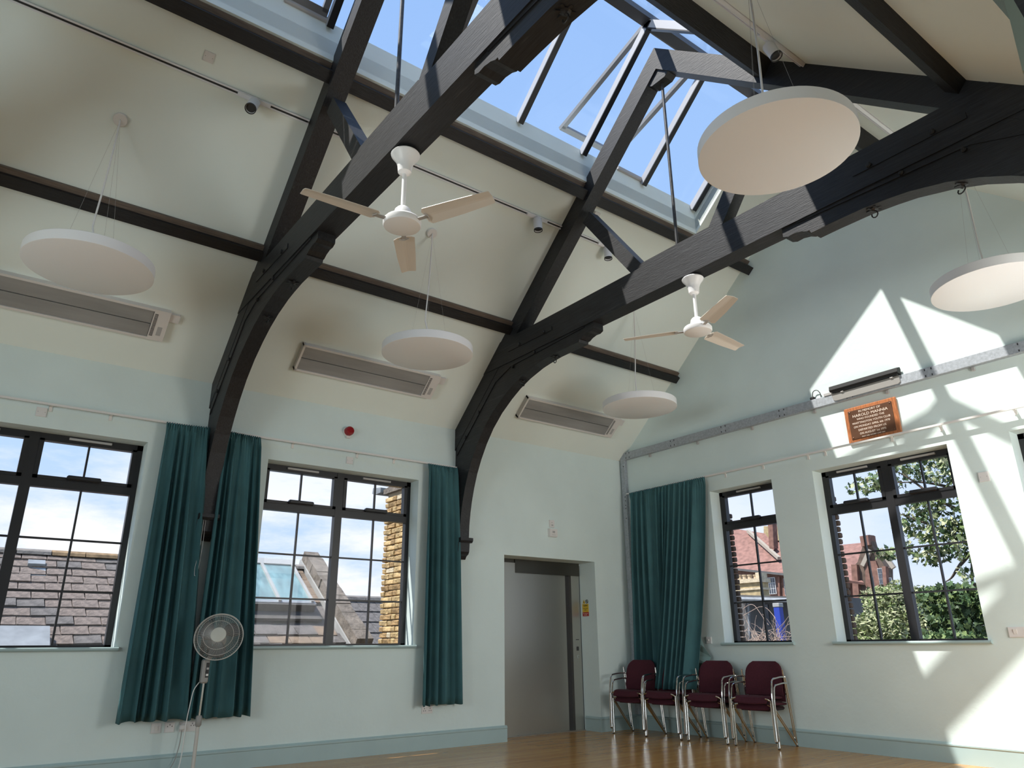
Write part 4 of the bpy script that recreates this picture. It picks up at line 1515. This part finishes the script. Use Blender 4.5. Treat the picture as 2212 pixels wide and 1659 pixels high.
fd = Vector((0.86, -0.36, 0.30)).normalized()          # the head faces the room, tipped up
fs_ = fd.cross(Vector((0, 0, 1))).normalized()
fu = fs_.cross(fd)
MB().lathe([(0.03, -0.17), (0.055, -0.155), (0.062, -0.10), (0.055, -0.05), (0.0, -0.05)], HC, fd, 18).build('motor_housing', 'fan_grey', pf, True)
MB().tube([(FX, FY + 0.005, 1.0), HC - fd * 0.12 - fu * 0.05], 0.022, 8).build('neck', 'fan_grey', pf, True)


def on(a, r, h):
    return HC + fs_ * (math.cos(a) * r) + fu * (math.sin(a) * r) + fd * h


RG_ = 0.218
gd = MB()
for (r, h) in ((RG_, 0.0), (RG_ - 0.003, -0.012)):
    gd.tube([on(i * 2 * math.pi / 48, r, h) for i in range(48)], 0.0042, 6, closed=True)
gd.build('guard_ring', 'pole_white', pf, True)
gw = MB()
for (r, h) in ((0.185, 0.032), (0.135, 0.048)):
    gw.tube([on(i * 2 * math.pi / 40, r, h) for i in range(40)], 0.0020, 5, closed=True)
NW = 110
for i in range(NW):
    a = 2 * math.pi * i / NW
    gw.tube([on(a, 0.065, 0.056), on(a + 0.04, 0.135, 0.048), on(a + 0.06, 0.185, 0.031), on(a + 0.07, RG_, 0.0)], 0.0009, 3, caps=False)
tag(gw.build('front_wire_guard', 'pole_white', pf), kind='stuff')
gb = MB()
for i in range(60):
    a = 2 * math.pi * i / 60
    gb.tube([on(a, 0.06, -0.10), on(a, 0.15, -0.09), on(a, 0.20, -0.05), on(a, RG_, -0.008)], 0.0009, 3, caps=False)
tag(gb.build('rear_wire_guard', 'pole_white', pf), kind='stuff')
MB().lathe([(0.0, 0.064), (0.055, 0.062), (0.068, 0.057), (0.070, 0.050), (0.0, 0.048)][::-1], HC, fd, 28).build('badge', 'fan_hub', pf, True)
for k in range(3):
    a0 = 2 * math.pi * k / 3 + 0.3
    vs, fs = [], []
    for i in range(7):
        r = 0.035 + 0.155 * i / 6
        w = 0.35 + 0.25 * math.sin(math.pi * i / 6)
        for j in range(5):
            q = a0 + (j / 4 - 0.5) * 2 * w + 0.25 * i / 6
            vs.append(on(q, r, -0.02 + 0.03 * (j / 4 - 0.5)))
    for i in range(6):
        for j in range(4):
            p = i * 5 + j
            fs.append((p, p + 1, p + 6, p + 5))
    o = MB().add(vs, fs).build('blade', 'fan_translucent', pf, True)
    o.modifiers.new('thickness', 'SOLIDIFY').thickness = 0.003
MB().tube(rounded([(FX - 0.03, FY - 0.02, 0.83), (FX - 0.02, FY - 0.075, 0.76), (FX - 0.01, FY - 0.105, 0.5), (FX, FY - 0.11, 0.2), (FX + 0.02, FY - 0.14, 0.03), (FX + 0.1, FY - 0.25, 0.006), (FX + 0.1, FY - 0.6, 0.006)], 0.08, 4), 0.0042, 6).build('power_lead', 'white_plastic', pf, True)
wc = thing('wall_lead', (0.03, -6.16, 0.3), 'grey lead trailing from the plug down to the floor', 'cable')
MB().bbox((0.012, -6.205, 0.385), (0.055, -6.15, 0.44), 0.012).build('plug', 'plate_white', wc)
MB().tube(rounded([(0.035, -6.18, 0.385), (0.04, -6.185, 0.25), (0.05, -6.22, 0.10), (0.10, -6.30, 0.02), (0.2, -6.5, 0.006), (0.3, -6.9, 0.006)], 0.1, 4), 0.0042, 6).build('lead', 'fan_grey', wc, True)


# ================================================================== outside the windows
rnd = random.Random(21)
tag(B((-90, -60, -4.4), (90, 140, -4.2)).build('ground', 'ground'), 'ground far below the windows', 'ground', kind='structure')

# ------------------------------------------------------------------ stock-brick lift tower beside the middle window
tw = thing('brick_tower', (-0.8, -3.3, -4.2), 'yellow stock-brick tower seen through the right half of the middle window', 'tower')
B((-1.185, -3.48, -4.2), (-0.352, -2.40, 3.14)).build('core', 'mortar', tw)
bmesh = {}
for k, (L, m) in enumerate(((0.205, 'brick_yellow'), (0.205, 'brick_brown'), (0.098, 'brick_yellow'), (0.098, 'brick_brown'), (0.205, 'brick_pale'), (0.098, 'brick_pale'))):
    mb = MB().bbox((-L / 2, -0.03, -0.0315), (L / 2, 0.03, 0.0315), 0.010)
    for i, p in enumerate(mb.v):
        mb.v[i] = (p[0] + rnd.uniform(-.004, .004), p[1] + rnd.uniform(-.006, .006), p[2] + rnd.uniform(-.003, .003))
    bmesh[k] = mb.mesh('brick', m)
z = 0.93
row = 0
while z < 3.08:
    x = -1.195
    header = row % 2
    j = 0
    while x < -0.345:
        long_ = (j + header) % 2 == 0
        L = 0.205 if long_ else 0.098
        if x + L > -0.350:
            break
        q = rnd.random()
        base = 0 if long_ else 2
        k = base + (1 if q < 0.28 else 0)
        if q > 0.93:
            k = 4 if long_ else 5
        o = bpy.data.objects.new('brick', bmesh[k])
        COL.objects.link(o)
        o.parent = tw
        o.location = Vector((x + L / 2, -3.488 + rnd.uniform(-.008, .006), z + 0.0315)) - tw.location
        o.rotation_euler = (0, 0, math.pi * rnd.randint(0, 1))
        x += L + 0.011
        j += 1
    z += 0.0745
    row += 1
MB().prism([(-1.27, 3.15), (-1.27, 3.20), (-0.352, 3.32), (-0.352, 3.14), (-1.18, 3.14)], 'y', -3.54, -2.40).build('coping', 'coping', tw)
MB().prism([(-1.50, 3.19), (-1.48, 3.27), (-1.24, 3.24), (-1.24, 3.17), (-1.40, 3.16)], 'y', -3.58, -2.6).build('gutter', 'lead', tw)

# ------------------------------------------------------------------ neighbouring tiled roof
RM = 0.642


def roof_z(x, off=0.0):
    return 1.15 + RM * (-2.4 - x) + off


def on_roof(px, py, off=0.0):
    d = ray(px, py)
    # z + RM*x = 1.15 - 2.4*RM + off
    c = 1.15 - 2.4 * RM + off
    t = (c - CAM.z - RM * CAM.x) / (d.z + RM * d.x)
    return CAM + d * t


RU = Vector((-1, 0, RM)).normalized()        # up this roof
RN = Vector((RM, 0, 1)).normalized()
nr = thing('neighbour_roof', (-2.8, -6.3, 0.0), 'weathered brown tiled roof with mossy ridge outside the left windows', 'roof')
MB().prism([(-4.3, roof_z(-4.3)), (-0.9, roof_z(-0.9)), (-0.9, roof_z(-0.9) - 0.2), (-4.3, roof_z(-4.3) - 0.2)], 'y', -12.0, -3.1).build('roof_deck', 'tile_grey', nr)
B((-4.3, -12.0, -4.2), (-4.1, -3.1, 2.2)).build('rear_wall', 'mortar', nr)
B((-1.1, -12.0, -4.2), (-0.95, -3.1, 0.1)).build('front_wall', 'brick_brown', nr)
tile_meshes = []
for k in range(6):
    mb = MB().obox((0, 0, 0), RU, ydir, RN, 0.135, 0.146, 0.015)
    for i, p in enumerate(mb.v):
        mb.v[i] = (p[0] + rnd.uniform(-.006, .006), p[1] + rnd.uniform(-.005, .005), p[2] + rnd.uniform(-.006, .006))
    tile_meshes.append(mb.mesh('roof_tile', ('tile_brown', 'tile_brown', 'tile_grey', 'tile_brown', 'tile_brown', 'tile_grey')[k]))
tan_tile = MB().obox((0, 0, 0), RU, ydir, RN, 0.135, 0.146, 0.011).mesh('roof_tile', 'tile_tan')


def lay(y0, y1, r0, r1, meshes, parent):
    for r in range(r0, r1):
        dist = 0.10 + r * 0.205
        c = Vector((-4.3, 0, roof_z(-4.3))) - RU * dist + RN * 0.028
        y = y0 + (0.15 if r % 2 else 0.0) + rnd.uniform(-.02, .02)
        while y < y1:
            o = bpy.data.objects.new('roof_tile', rnd.choice(meshes))
            COL.objects.link(o)
            o.parent = parent
            o.location = Vector((c.x, y, c.z)) + RN * rnd.uniform(-.004, .006) - parent.location
            o.rotation_euler = (rnd.uniform(-.012, .012), -0.085, rnd.uniform(-.012, .012))
            y += 0.302
            

lay(-8.55, -6.0, 0, 13, tile_meshes, nr)
lay(-5.6, -3.45, 9, 13, [tan_tile, tan_tile, tile_meshes[2], tan_tile, tile_meshes[2]], nr)
for i in range(14):
    y = -8.8 + 0.42 * i
    if y > -3.5:
        break
    m_ = 'lichen' if i in (4, 5) else 'ridge_stone'
    mb = MB()
    pr = [(-4.3 + 0.15 * math.cos(a), roof_z(-4.3) - 0.01 + 0.085 * math.sin(a)) for a in [j * math.pi / 6 for j in range(7)]]
    mb.prism(pr, 'y', y + 0.006, y + 0.414)
    mb.build('ridge_tile', m_, nr)
p = on_roof(77, 1232, 0.03)
vt = MB()
vt.obox(p - RU * 0.02, RU, ydir, RN, 0.14, 0.115, 0.012)
vt.obox(p + RU * 0.12 + RN * 0.035, RU, ydir, RN, 0.055, 0.10, 0.03)
tag(vt.build('roof_vent', 'lead', nr), 'small grey lead vent')
p = on_roof(45, 1375, 0.1)
dm = MB()
dm.obox(p - RU * 0.25, RU, ydir, RN, 0.33, 0.27, 0.09)
dm.build('rooflight_upstand', 'lead', nr)
# rooflight lantern in front of the middle window
rl = thing('glazed_rooflight', on_roof(640, 1260, 0.1), 'pale green glazed rooflight with white bars on the tiled roof', 'rooflight')
ya, yb2 = -5.75, -3.72
dt = (Vector((-4.3, 0, roof_z(-4.3))) - Vector((on_roof(640, 1217, .18).x, 0, 0))).x
top_d, bot_d = 0.22, 1.36
def rp(dist, y, off):
    c = Vector((-4.3, y, roof_z(-4.3))) - RU * dist + RN * off
    return c
npane = 4
for i in range(npane):
    y0 = ya + (yb2 - ya) * i / npane
    y1 = ya + (yb2 - ya) * (i + 1) / npane
    c = (rp(top_d, (y0 + y1) / 2, 0.17) + rp(bot_d, (y0 + y1) / 2, 0.17)) / 2
    MB().obox(c, RU, ydir, RN, (bot_d - top_d) / 2, (y1 - y0) / 2 - 0.02, 0.008).build('pane', 'roof_pane', rl)
for i in range(npane + 1):
    y0 = ya + (yb2 - ya) * i / npane
    c = (rp(top_d, y0, 0.185) + rp(bot_d + 0.04, y0, 0.185)) / 2
    MB().obox(c, RU, ydir, RN, (bot_d - top_d) / 2 + 0.03, 0.022, 0.022).build('glazing_bar', 'metal_white', rl)
MB().obox(rp(top_d - 0.06, (ya + yb2) / 2, 0.17), RU, ydir, RN, 0.09, (yb2 - ya) / 2 + 0.06, 0.03).build('head_flashing', 'metal_white', rl)
MB().obox(rp(bot_d + 0.05, (ya + yb2) / 2, 0.16), RU, ydir, RN, 0.05, (yb2 - ya) / 2 + 0.05, 0.02).build('sill_flashing', 'lead', rl)
MB().obox(rp(bot_d + 0.10, (ya + yb2) / 2, 0.02), RU, ydir, RN, 0.03, (yb2 - ya) / 2 + 0.03, 0.16).build('upstand', 'fascia_grey', rl)
MB().obox(rp(bot_d + 0.22, (ya + yb2) / 2, 0.05), RU, ydir, RN, 0.11, (yb2 - ya) / 2 + 0.10, 0.02).build('apron', 'fascia_grey', rl)
# stone coping along the verge
cp = thing('verge_coping', rp(1.0, -3.25, 0.2), 'weathered stone coping running down the edge of the tiled roof', 'coping')
for i in range(11):
    c = rp(-0.08 + i * 0.245, -3.27, 0.15 + rnd.uniform(-.01, .01))
    MB().obox(c, RU, ydir, RN, 0.118, 0.125 + rnd.uniform(-.012, .012), 0.09).build('stone', 'coping', cp)
MB().obox(rp(1.2, -3.43, 0.05), RU, ydir, RN, 1.35, 0.012, 0.05).build('flashing', 'metal_white', cp)
for i in range(5):
    c = rp(0.12 + i * 0.23, -3.57, 0.035)
    MB().obox(c, RU, ydir, RN, 0.11, 0.10, 0.012).build('roof_tile', 'tile_tan', cp)
# lower roof beyond
fr_ = thing('far_roof', (-6.3, -2.0, 0.0), 'grey slate roof beyond the stone coping', 'roof')
fz = atX(780, 1297, -7.4).z
fm = 0.62
def fpt(x, y, off=0.0):
    return Vector((x, y, fz + fm * (-7.4 - x) + off))
MB().prism([(-7.4, fz), (-3.2, fpt(-3.2, 0).z), (-3.2, fpt(-3.2, 0).z - .2), (-7.4, fz - .2)], 'y', -3.05, 4.0).build('roof_deck', 'tile_grey', fr_)
FU = Vector((-1, 0, fm)).normalized(); FN = Vector((fm, 0, 1)).normalized()
slate = MB().obox((0, 0, 0), FU, ydir, FN, 0.24, 0.21, 0.014).mesh('roof_tile', 'tile_grey')
for r in range(8):
    for c_ in range(7):
        o = bpy.data.objects.new('roof_tile', slate)
        COL.objects.link(o)
        o.parent = fr_
        q = fpt(-7.3, 0) - FU * (0.2 + r * 0.42) + FN * 0.03
        o.location = Vector((q.x, -2.9 + c_ * 0.43 + (0.2 if r % 2 else 0), q.z)) - fr_.location
        o.rotation_euler = (0, -0.06, 0)
for i in range(8):
    MB().prism([(-7.4 + .16 * math.cos(a), fz + .1 * math.sin(a)) for a in [j * math.pi / 5 for j in range(6)]], 'y', -3.0 + i * .45, -3.0 + i * .45 + .44).build('ridge_tile', 'ridge_stone', fr_)
q = atX(800, 1388, -4.6)
MB().obox(fpt(-4.9, -1.9, 0.12), FU, ydir, FN, 0.5, 0.35, 0.02).build('rooflight', 'roof_pane', fr_)

# ------------------------------------------------------------------ brick reveals just outside the gable windows
quoin = MB().bbox((-0.1025, -0.03, -0.0315), (0.1025, 0.03, 0.0315), 0.012).mesh('brick', 'brick_dark')
for wx in (GW[0][0], GW[1][0], GW[2][0]):
    z = SILL
    k = 0
    while z < HEAD - 0.3:
        o = bpy.data.objects.new('brick', quoin)
        COL.objects.link(o)
        gwall = bpy.data.objects['wall_front']
        o.parent = gwall
        o.location = (wx - 0.070 + rnd.uniform(-.006, .006), 0.385, z + 0.033)
        z += 0.0745
        k += 1

# ------------------------------------------------------------------ school building beyond the gable
YS = 60.0
sc = thing('brick_school', atY(1700, 1400, YS), 'large red-brick building with red tiled roofs and white sash windows', 'building')


def px_prism(pts, y0, y1, name, m, parent):
    """outline given at the facade plane, carried straight back by real depth"""
    poly = [(atY(a, b, YS).x, atY(a, b, YS).z) for a, b in pts]
    return MB().prism(poly, 'y', y0, y1).build(name, m, parent)


def roof_plane(eave, ridge, ye, yr, name, m, parent, t=0.25):
    A, B_ = atY(*eave[0], ye), atY(*eave[1], ye)
    D, C_ = atY(*ridge[0], yr), atY(*ridge[1], yr)
    n = (B_ - A).cross(D - A).normalized()
    if n.y > 0:
        n = -n
    vs = [A, B_, C_, D] + [p - n * t for p in (A, B_, C_, D)]
    fs = [(0, 1, 2, 3), (7, 6, 5, 4), (0, 4, 5, 1), (1, 5, 6, 2), (2, 6, 7, 3), (3, 7, 4, 0)]
    return MB().add(vs, fs).build(name, m, parent)


# range seen through the narrow window
px_prism([(1560, 1222), (1720, 1240), (1760, 1420), (1560, 1420)], YS, YS + 9, 'wall', 'brick_red', sc)
roof_plane(((1556, 1224), (1724, 1242)), ((1548, 1136), (1652, 1152)), YS - 0.5, YS + 4.5, 'roof', 'roof_red', sc)
roof_plane(((1640, 1232), (1760, 1246)), ((1650, 1152), (1740, 1166)), YS + 1.2, YS + 6.0, 'roof', 'roof_red', sc)
ea = MB().beam(atY(1556, 1226, YS - .6), atY(1724, 1244, YS - .6), 0.2, 0.22)
ea.build('gutter', 'shed_grey', sc)
MB().beam(atY(1616, 1147, YS + 4.0), atY(1683, 1206, YS + .6), 0.35, 0.3).build('hip_tiles', 'stone_trim', sc)
px_prism([(1590, 1128), (1640, 1128), (1640, 1160), (1590, 1160)], YS + 5.0, YS + 6.0, 'parapet', 'chimney_yellow', sc)
px_prism([(1639, 1126), (1649, 1126), (1652, 1182), (1642, 1182)], YS + 1.6, YS + 2.4, 'chimney_stack', 'brick_red', sc)
px_prism([(1676, 1140), (1686, 1140), (1688, 1168), (1678, 1168)], YS + 3.0, YS + 4.0, 'chimney_stack', 'brick_red', sc)


def sash_window(px0, py0, px1, py1, cols, rows, y=YS):
    a, b = atY(px0, py0, y), atY(px1, py1, y)
    x0, x1 = sorted((a.x, b.x)); z0, z1 = sorted((a.z, b.z))
    w = MB().box((x0, y - 0.12, z0), (x1, y + 0.05, z1)).build('window', 'sash_white', sc)
    f = 0.09 * (x1 - x0)
    cw = (x1 - x0 - f) / cols
    ch = (z1 - z0 - f) / rows
    for i in range(cols):
        for j in range(rows):
            B((x0 + f + i * cw, y - 0.15, z0 + f + j * ch), (x0 + i * cw + cw, y - 0.11, z0 + j * ch + ch)).build('pane', 'window_dark', w)


sash_window(1659, 1248, 1679, 1283, 3, 3)
sash_window(1693, 1250, 1706, 1286, 2, 3)
sash_window(1600, 1243, 1612, 1275, 2, 3)
for xx in (1654, 1685):
    px_prism([(xx - 1.5, 1246), (xx + 1.5, 1246), (xx + 3, 1300), (xx, 1300)], YS - 0.25, YS, 'pilaster', 'brick_red', sc)
# gabled wing seen through the wide window
roof_plane(((1800, 1232), (1888, 1262)), ((1796, 1179), (1884, 1170)), YS - 0.5, YS + 5, 'roof', 'roof_red', sc)
px_prism([(1862, 1226), (1871, 1216), (1880, 1188), (1886, 1160), (1896, 1158), (1904, 1186), (1930, 1226), (1936, 1228), (1942, 1420), (1866, 1420)], YS - 1.5, YS - 0.6, 'gable_wall', 'brick_dark', sc)
px_prism([(1862, 1222), (1874, 1222), (1880, 1300), (1867, 1300)], YS - 1.9, YS - 1.4, 'pilaster', 'brick_red', sc)
px_prism([(1928, 1226), (1936, 1226), (1942, 1300), (1934, 1300)], YS - 1.9, YS - 1.4, 'pilaster', 'brick_red', sc)
px_prism([(1880, 1162), (1898, 1159), (1901, 1180), (1884, 1184)], YS - 1.9, YS - 0.6, 'chimney_stack', 'brick_red', sc)
px_prism([(1892, 1214), (1912, 1214), (1920, 1236), (1920, 1300), (1892, 1300), (1890, 1236)], YS - 1.7, YS - 1.4, 'window_surround', 'brick_red', sc)
MB().beam(atY(1880, 1188, YS - 1.7), atY(1864, 1222, YS - 1.7), 0.3, 0.35).build('gable_coping', 'stone_trim', sc)
MB().beam(atY(1902, 1186, YS - 1.7), atY(1931, 1227, YS - 1.7), 0.3, 0.35).build('gable_coping', 'stone_trim', sc)
sash_window(1896, 1228, 1912, 1262, 3, 3, YS - 1.6)
sash_window(1883, 1245, 1892, 1275, 2, 3, YS - 1.6)
sash_window(1921, 1248, 1928, 1262, 2, 2, YS - 1.6)
px_prism([(1800, 1256), (1868, 1256), (1872, 1420), (1800, 1420)], YS - 0.2, YS + 6, 'wall', 'brick_red', sc)
roof_plane(((1806, 1250), (1866, 1258)), ((1800, 1210), (1832, 1224)), YS - 2.0, YS + 1.5, 'roof', 'roof_red', sc)
sash_window(1828, 1266, 1838, 1300, 2, 3, YS - 0.3)
sash_window(1848, 1267, 1860, 1300, 2, 3, YS - 0.3)

# ------------------------------------------------------------------ nearer chimney, shed, blue post
YC = 14.0
cs = thing('chimney_stack', atY(1625, 1300, YC), 'pale yellow brick chimney stack with a row of clay pots', 'chimney')
a, b = atY(1594, 1256, YC), atY(1656, 1310, YC)
MB().box((a.x, YC - 0.25, b.z - 6.0), (b.x, YC + 0.25, a.z)).build('stack', 'chimney_yellow', cs)
MB().box((a.x - .05, YC - 0.32, a.z - 0.10), (b.x + .06, YC + 0.32, a.z + 0.03)).build('cap_course', 'brick_pale', cs)
MB().box((a.x - .03, YC - 0.29, a.z - 0.34), (b.x + .03, YC + 0.29, a.z - 0.27)).build('corbel_course', 'brick_pale', cs)
for px_ in (1599, 1610, 1621, 1634):
    c = atY(px_, 1257, YC)
    hgt = 0.24
    MB().lathe([(0.085, 0), (0.095, 0.03), (0.08, 0.05), (0.075, hgt - 0.05), (0.09, hgt - 0.04), (0.09, hgt), (0.06, hgt), (0.06, hgt - 0.1)], (c.x, YC, c.z), (0, 0, 1), 12).build('chimney_pot', 'pot_cream', cs, True)
c = atY(1646, 1257, YC)
MB().box((c.x - .09, YC - .2, c.z), (c.x + .09, YC + .2, c.z + .30)).build('chimney_pier', 'brick_pale', cs)

YD = 9.0
sh = thing('dark_shed', atY(1650, 1400, YD), 'dark grey outbuilding with a projecting gutter', 'shed')
a, b = atY(1596, 1296, YD), atY(1712, 1300, YD)
MB().box((a.x - 1.6, YD, -4.2), (b.x + 0.6, YD + 4, a.z)).build('wall', 'shed_grey', sh)
MB().beam(atY(1590, 1288, YD - .25) , atY(1712, 1292, YD - .25), 0.4, 0.07).build('roof_edge', 'shed_grey', sh)
MB().tube([atY(1592, 1294, YD - .5), atY(1712, 1297, YD - .5)], 0.055, 8).build('gutter', 'lead', sh, True)
MB().tube([atY(1618, 1296, YD - .2), atY(1620, 1400, YD - .2)], 0.04, 8).build('downpipe', 'lead', sh, True)
a, b = atY(1652, 1306, YD - .02), atY(1664, 1352, YD - .02)
MB().box((a.x, YD - 0.03, b.z), (b.x, YD, a.z)).build('window', 'window_dark', sh)
bp_ = thing('blue_post', atY(1682, 1395, 7.5), 'bright blue upright post in front of the dark shed', 'post')
a, b = atY(1673, 1312, 7.5), atY(1685, 1385, 7.5)
MB().bbox((a.x, 7.45, -4.2), (a.x + 0.16, 7.6, a.z), 0.01).build('shaft', 'post_blue', bp_)
MB().bbox((a.x - 0.01, 7.44, a.z), (a.x + 0.17, 7.61, atY(1673, 1303, 7.5).z), 0.01).build('cap', 'metal_white', bp_)

# ------------------------------------------------------------------ bare shrub outside the narrow window
bs_ = thing('bare_shrub', atY(1640, 1420, 3.6), 'tangle of bare pale twigs outside the narrow window', 'shrub')
rs = random.Random(4)
tw_ = MB()
for i in range(260):
    y = 3.2 + rs.uniform(-.5, .8)
    px0 = rs.uniform(1585, 1700)
    p = atY(px0, 1415, y)
    a = rs.uniform(0.2, 2.6)
    L = rs.uniform(0.15, 0.55)
    pts = [p]
    d = Vector((math.cos(a), rs.uniform(-.4, .4), abs(math.sin(a)) * 0.8 + 0.15))
    hmax = 1.16 + 0.30 * max(0, (1690 - px0) / 100) * rs.random()
    for k in range(7):
        d = (d + Vector((rs.uniform(-.5, .5), rs.uniform(-.3, .3), rs.uniform(-.55, .35)))).normalized()
        pts.append(pts[-1] + d * (L / 5))
    tw_.tube(pts, [0.0065, 0.006, 0.006, 0.0055, 0.005, 0.004, 0.0035, 0.003], 4, caps=False)
tag(tw_.build('twigs', 'twig', bs_), kind='stuff')
for px_ in (1600, 1630, 1660, 1690):
    q = atY(px_, 1400, 3.3)
    MB().tube([(q.x - .1, 3.4, -4.2), (q.x, 3.35, -1.5), tuple(q)], [0.02, 0.014, 0.006], 5).build('stem', 'twig', bs_, True)
for (q0, q1, q2) in (((1605, 1330), (1650, 1305), (1675, 1335)), ((1600, 1320), (1625, 1300), (1660, 1350)), ((1640, 1390), (1690, 1350), (1705, 1330)), ((1680, 1385), (1695, 1360), (1712, 1372)), ((1610, 1300), (1606, 1330), (1640, 1390)), ((1672, 1335), (1668, 1360), (1690, 1392))):
    pp = [atY(*q0, 3.3), atY(*q1, 3.35), atY(*q2, 3.3)]
    MB().tube(rounded(pp, 0.2, 5), 0.005, 5).build('stem', 'twig', bs_, True)

# ------------------------------------------------------------------ foliage


def leaf_cloud(mb, c, rad, n, size, rs, shape='maple', squash=(1, 1, 1)):
    for _ in range(n):
        while True:
            q = Vector((rs.uniform(-1, 1), rs.uniform(-1, 1), rs.uniform(-1, 1)))
            if q.length <= 1:
                break
        p = c + Vector((q.x * rad[0], q.y * rad[1], q.z * rad[2]))
        a = rs.uniform(0, 2 * math.pi)
        n_ = Vector((rs.uniform(-1, 1), rs.uniform(-1, .6), rs.uniform(-.2, 1))).normalized()
        u = n_.cross(Vector((math.cos(a), math.sin(a), 0.3))).normalized()
        v = n_.cross(u)
        s = size * rs.uniform(0.6, 1.25)
        if shape == 'maple':
            out = [(0, -.5), (.18, -.25), (.5, -.2), (.3, .02), (.42, .3), (.14, .22), (0, .55), (-.14, .22), (-.42, .3), (-.3, .02), (-.5, -.2), (-.18, -.25)]
            vs = [p + u * (x * s) + v * (y * s) + n_ * (0.12 * s * (abs(x))) for x, y in out]
            mb.add(vs, [tuple(range(12))])
        else:
            out = [(0, -.5), (.13, -.1), (.10, .25), (0, .5), (-.10, .25), (-.13, -.1)]
            vs = [p + u * (x * s) + v * (y * s) for x, y in out]
            mb.add(vs, [tuple(range(6))])


def pxc(px, py, y):
    return atY(px, py, y)


def plant(name, label, cat, clusters, size, mats, shape, seed, branches=(), trunk_r=0.03, dens=1.0):
    rs = random.Random(seed)
    base = pxc(clusters[0][0], 1420, clusters[0][4])
    t = thing(name, (base.x, base.y, -4.2), label, cat)
    for mi, m in enumerate(mats):
        mb = MB()
        for (px, py, rx, ry, y, n) in clusters:
            c = pxc(px, py, y)
            dep = (c - CAM).dot(_f)
            k = dep / FPX
            leaf_cloud(mb, c, (rx * k * 1.25, max(0.25, 0.5 * rx * k), ry * k), int(n * dens) // len(mats), size, rs, shape)
        tag(mb.build('foliage', m, t), kind='stuff')
    q0 = pxc(*branches[0][0]) if branches else base
    MB().tube([(q0.x, q0.y, -4.2), (q0.x + 0.05, q0.y, -1.6), tuple(q0)], [trunk_r * 1.6, trunk_r * 1.3, trunk_r], 7).build('trunk', 'bark', t, True)
    for br in branches:
        pts = [pxc(*q) for q in br]
        r0 = trunk_r
        pts = rounded(pts, 0.3, 4)
        n = len(pts)
        MB().tube(pts, [r0 * (1 - 0.75 * i / (n - 1)) for i in range(n)], 6).build('branch', 'bark', t, True)
    return t


plant('maple_tree', 'leafy maple branches across the top of the wide gable window', 'tree',
      [(1870, 1050, 38, 20, 6.0, 60), (1915, 1035, 42, 28, 6.2, 110), (1995, 1008, 60, 36, 6.0, 150), (2050, 1020, 34, 50, 5.8, 130), (1985, 1095, 45, 36, 6.2, 120), (2042, 1105, 48, 60, 6.0, 220),
       (1975, 1140, 40, 26, 6.1, 80), (2040, 1165, 44, 40, 5.9, 170), (2084, 1175, 22, 44, 5.8, 90), (2015, 1200, 42, 22, 6.0, 90), (2086, 1240, 12, 20, 5.8, 26), (1912, 1195, 20, 16, 6.2, 36), (1935, 1200, 22, 10, 6.2, 26), (1962, 1185, 18, 16, 6.2, 26), (2100, 1090, 24, 80, 5.9, 120)],
      0.105, ['leaf_mid', 'leaf_dark', 'leaf_light'], 'maple', 5,
      [[(2140, 1420, 6.0), (2102, 1290, 6.0), (2098, 1200, 6.0), (2110, 1080, 6.0)], [(2120, 1170, 6.0), (2060, 1155, 6.0), (1985, 1125, 6.0), (1930, 1105, 6.0)], [(2120, 1120, 6.0), (2040, 1090, 6.0), (1960, 1030, 6.0), (1930, 1015, 6.0)],
       [(2100, 1190, 5.9), (2070, 1225, 5.9), (2055, 1250, 5.9), (2040, 1258, 5.9)], [(2110, 1260, 5.9), (2098, 1290, 5.9)], [(2080, 1060, 6.0), (2000, 1040, 6.0), (1880, 1045, 6.1)]], 0.035, 1.6)
plant('light_bush', 'silvery light green bush filling the lower left of the wide window', 'shrub',
      [(1890, 1365, 55, 42, 7.5, 900), (1925, 1330, 50, 60, 8.0, 900), (1945, 1300, 32, 46, 8.2, 420), (1985, 1350, 36, 55, 8.0, 700), (1900, 1290, 34, 24, 8.6, 260), (1990, 1295, 26, 30, 8.5, 200), (1870, 1400, 40, 24, 7.2, 350)],
      0.13, ['leaf_light', 'leaf_light', 'leaf_mid'], 'willow', 9, [[(1925, 1430, 8.0), (1930, 1350, 8.0), (1945, 1290, 8.2)]], 0.03, 2.6)
plant('dark_bush', 'dark green large-leaved bush at the lower right of the wide window', 'shrub',
      [(2070, 1345, 52, 50, 5.0, 420), (2040, 1310, 42, 40, 5.2, 260), (2100, 1300, 36, 44, 5.0, 260), (2015, 1290, 24, 22, 5.4, 70), (2060, 1385, 60, 20, 4.7, 200), (2055, 1272, 30, 12, 5.2, 50), (2000, 1380, 20, 16, 5.0, 50)],
      0.12, ['leaf_dark', 'leaf_mid', 'leaf_dark'], 'maple', 12, [[(2070, 1430, 5.2), (2065, 1340, 5.2), (2050, 1275, 5.2)]], 0.03, 1.8)
plant('garden_tree', 'foliage outside the window at the right edge', 'tree', [(2215, 1150, 60, 160, 6.0, 500)], 0.17, ['leaf_dark', 'leaf_mid'], 'maple', 15)
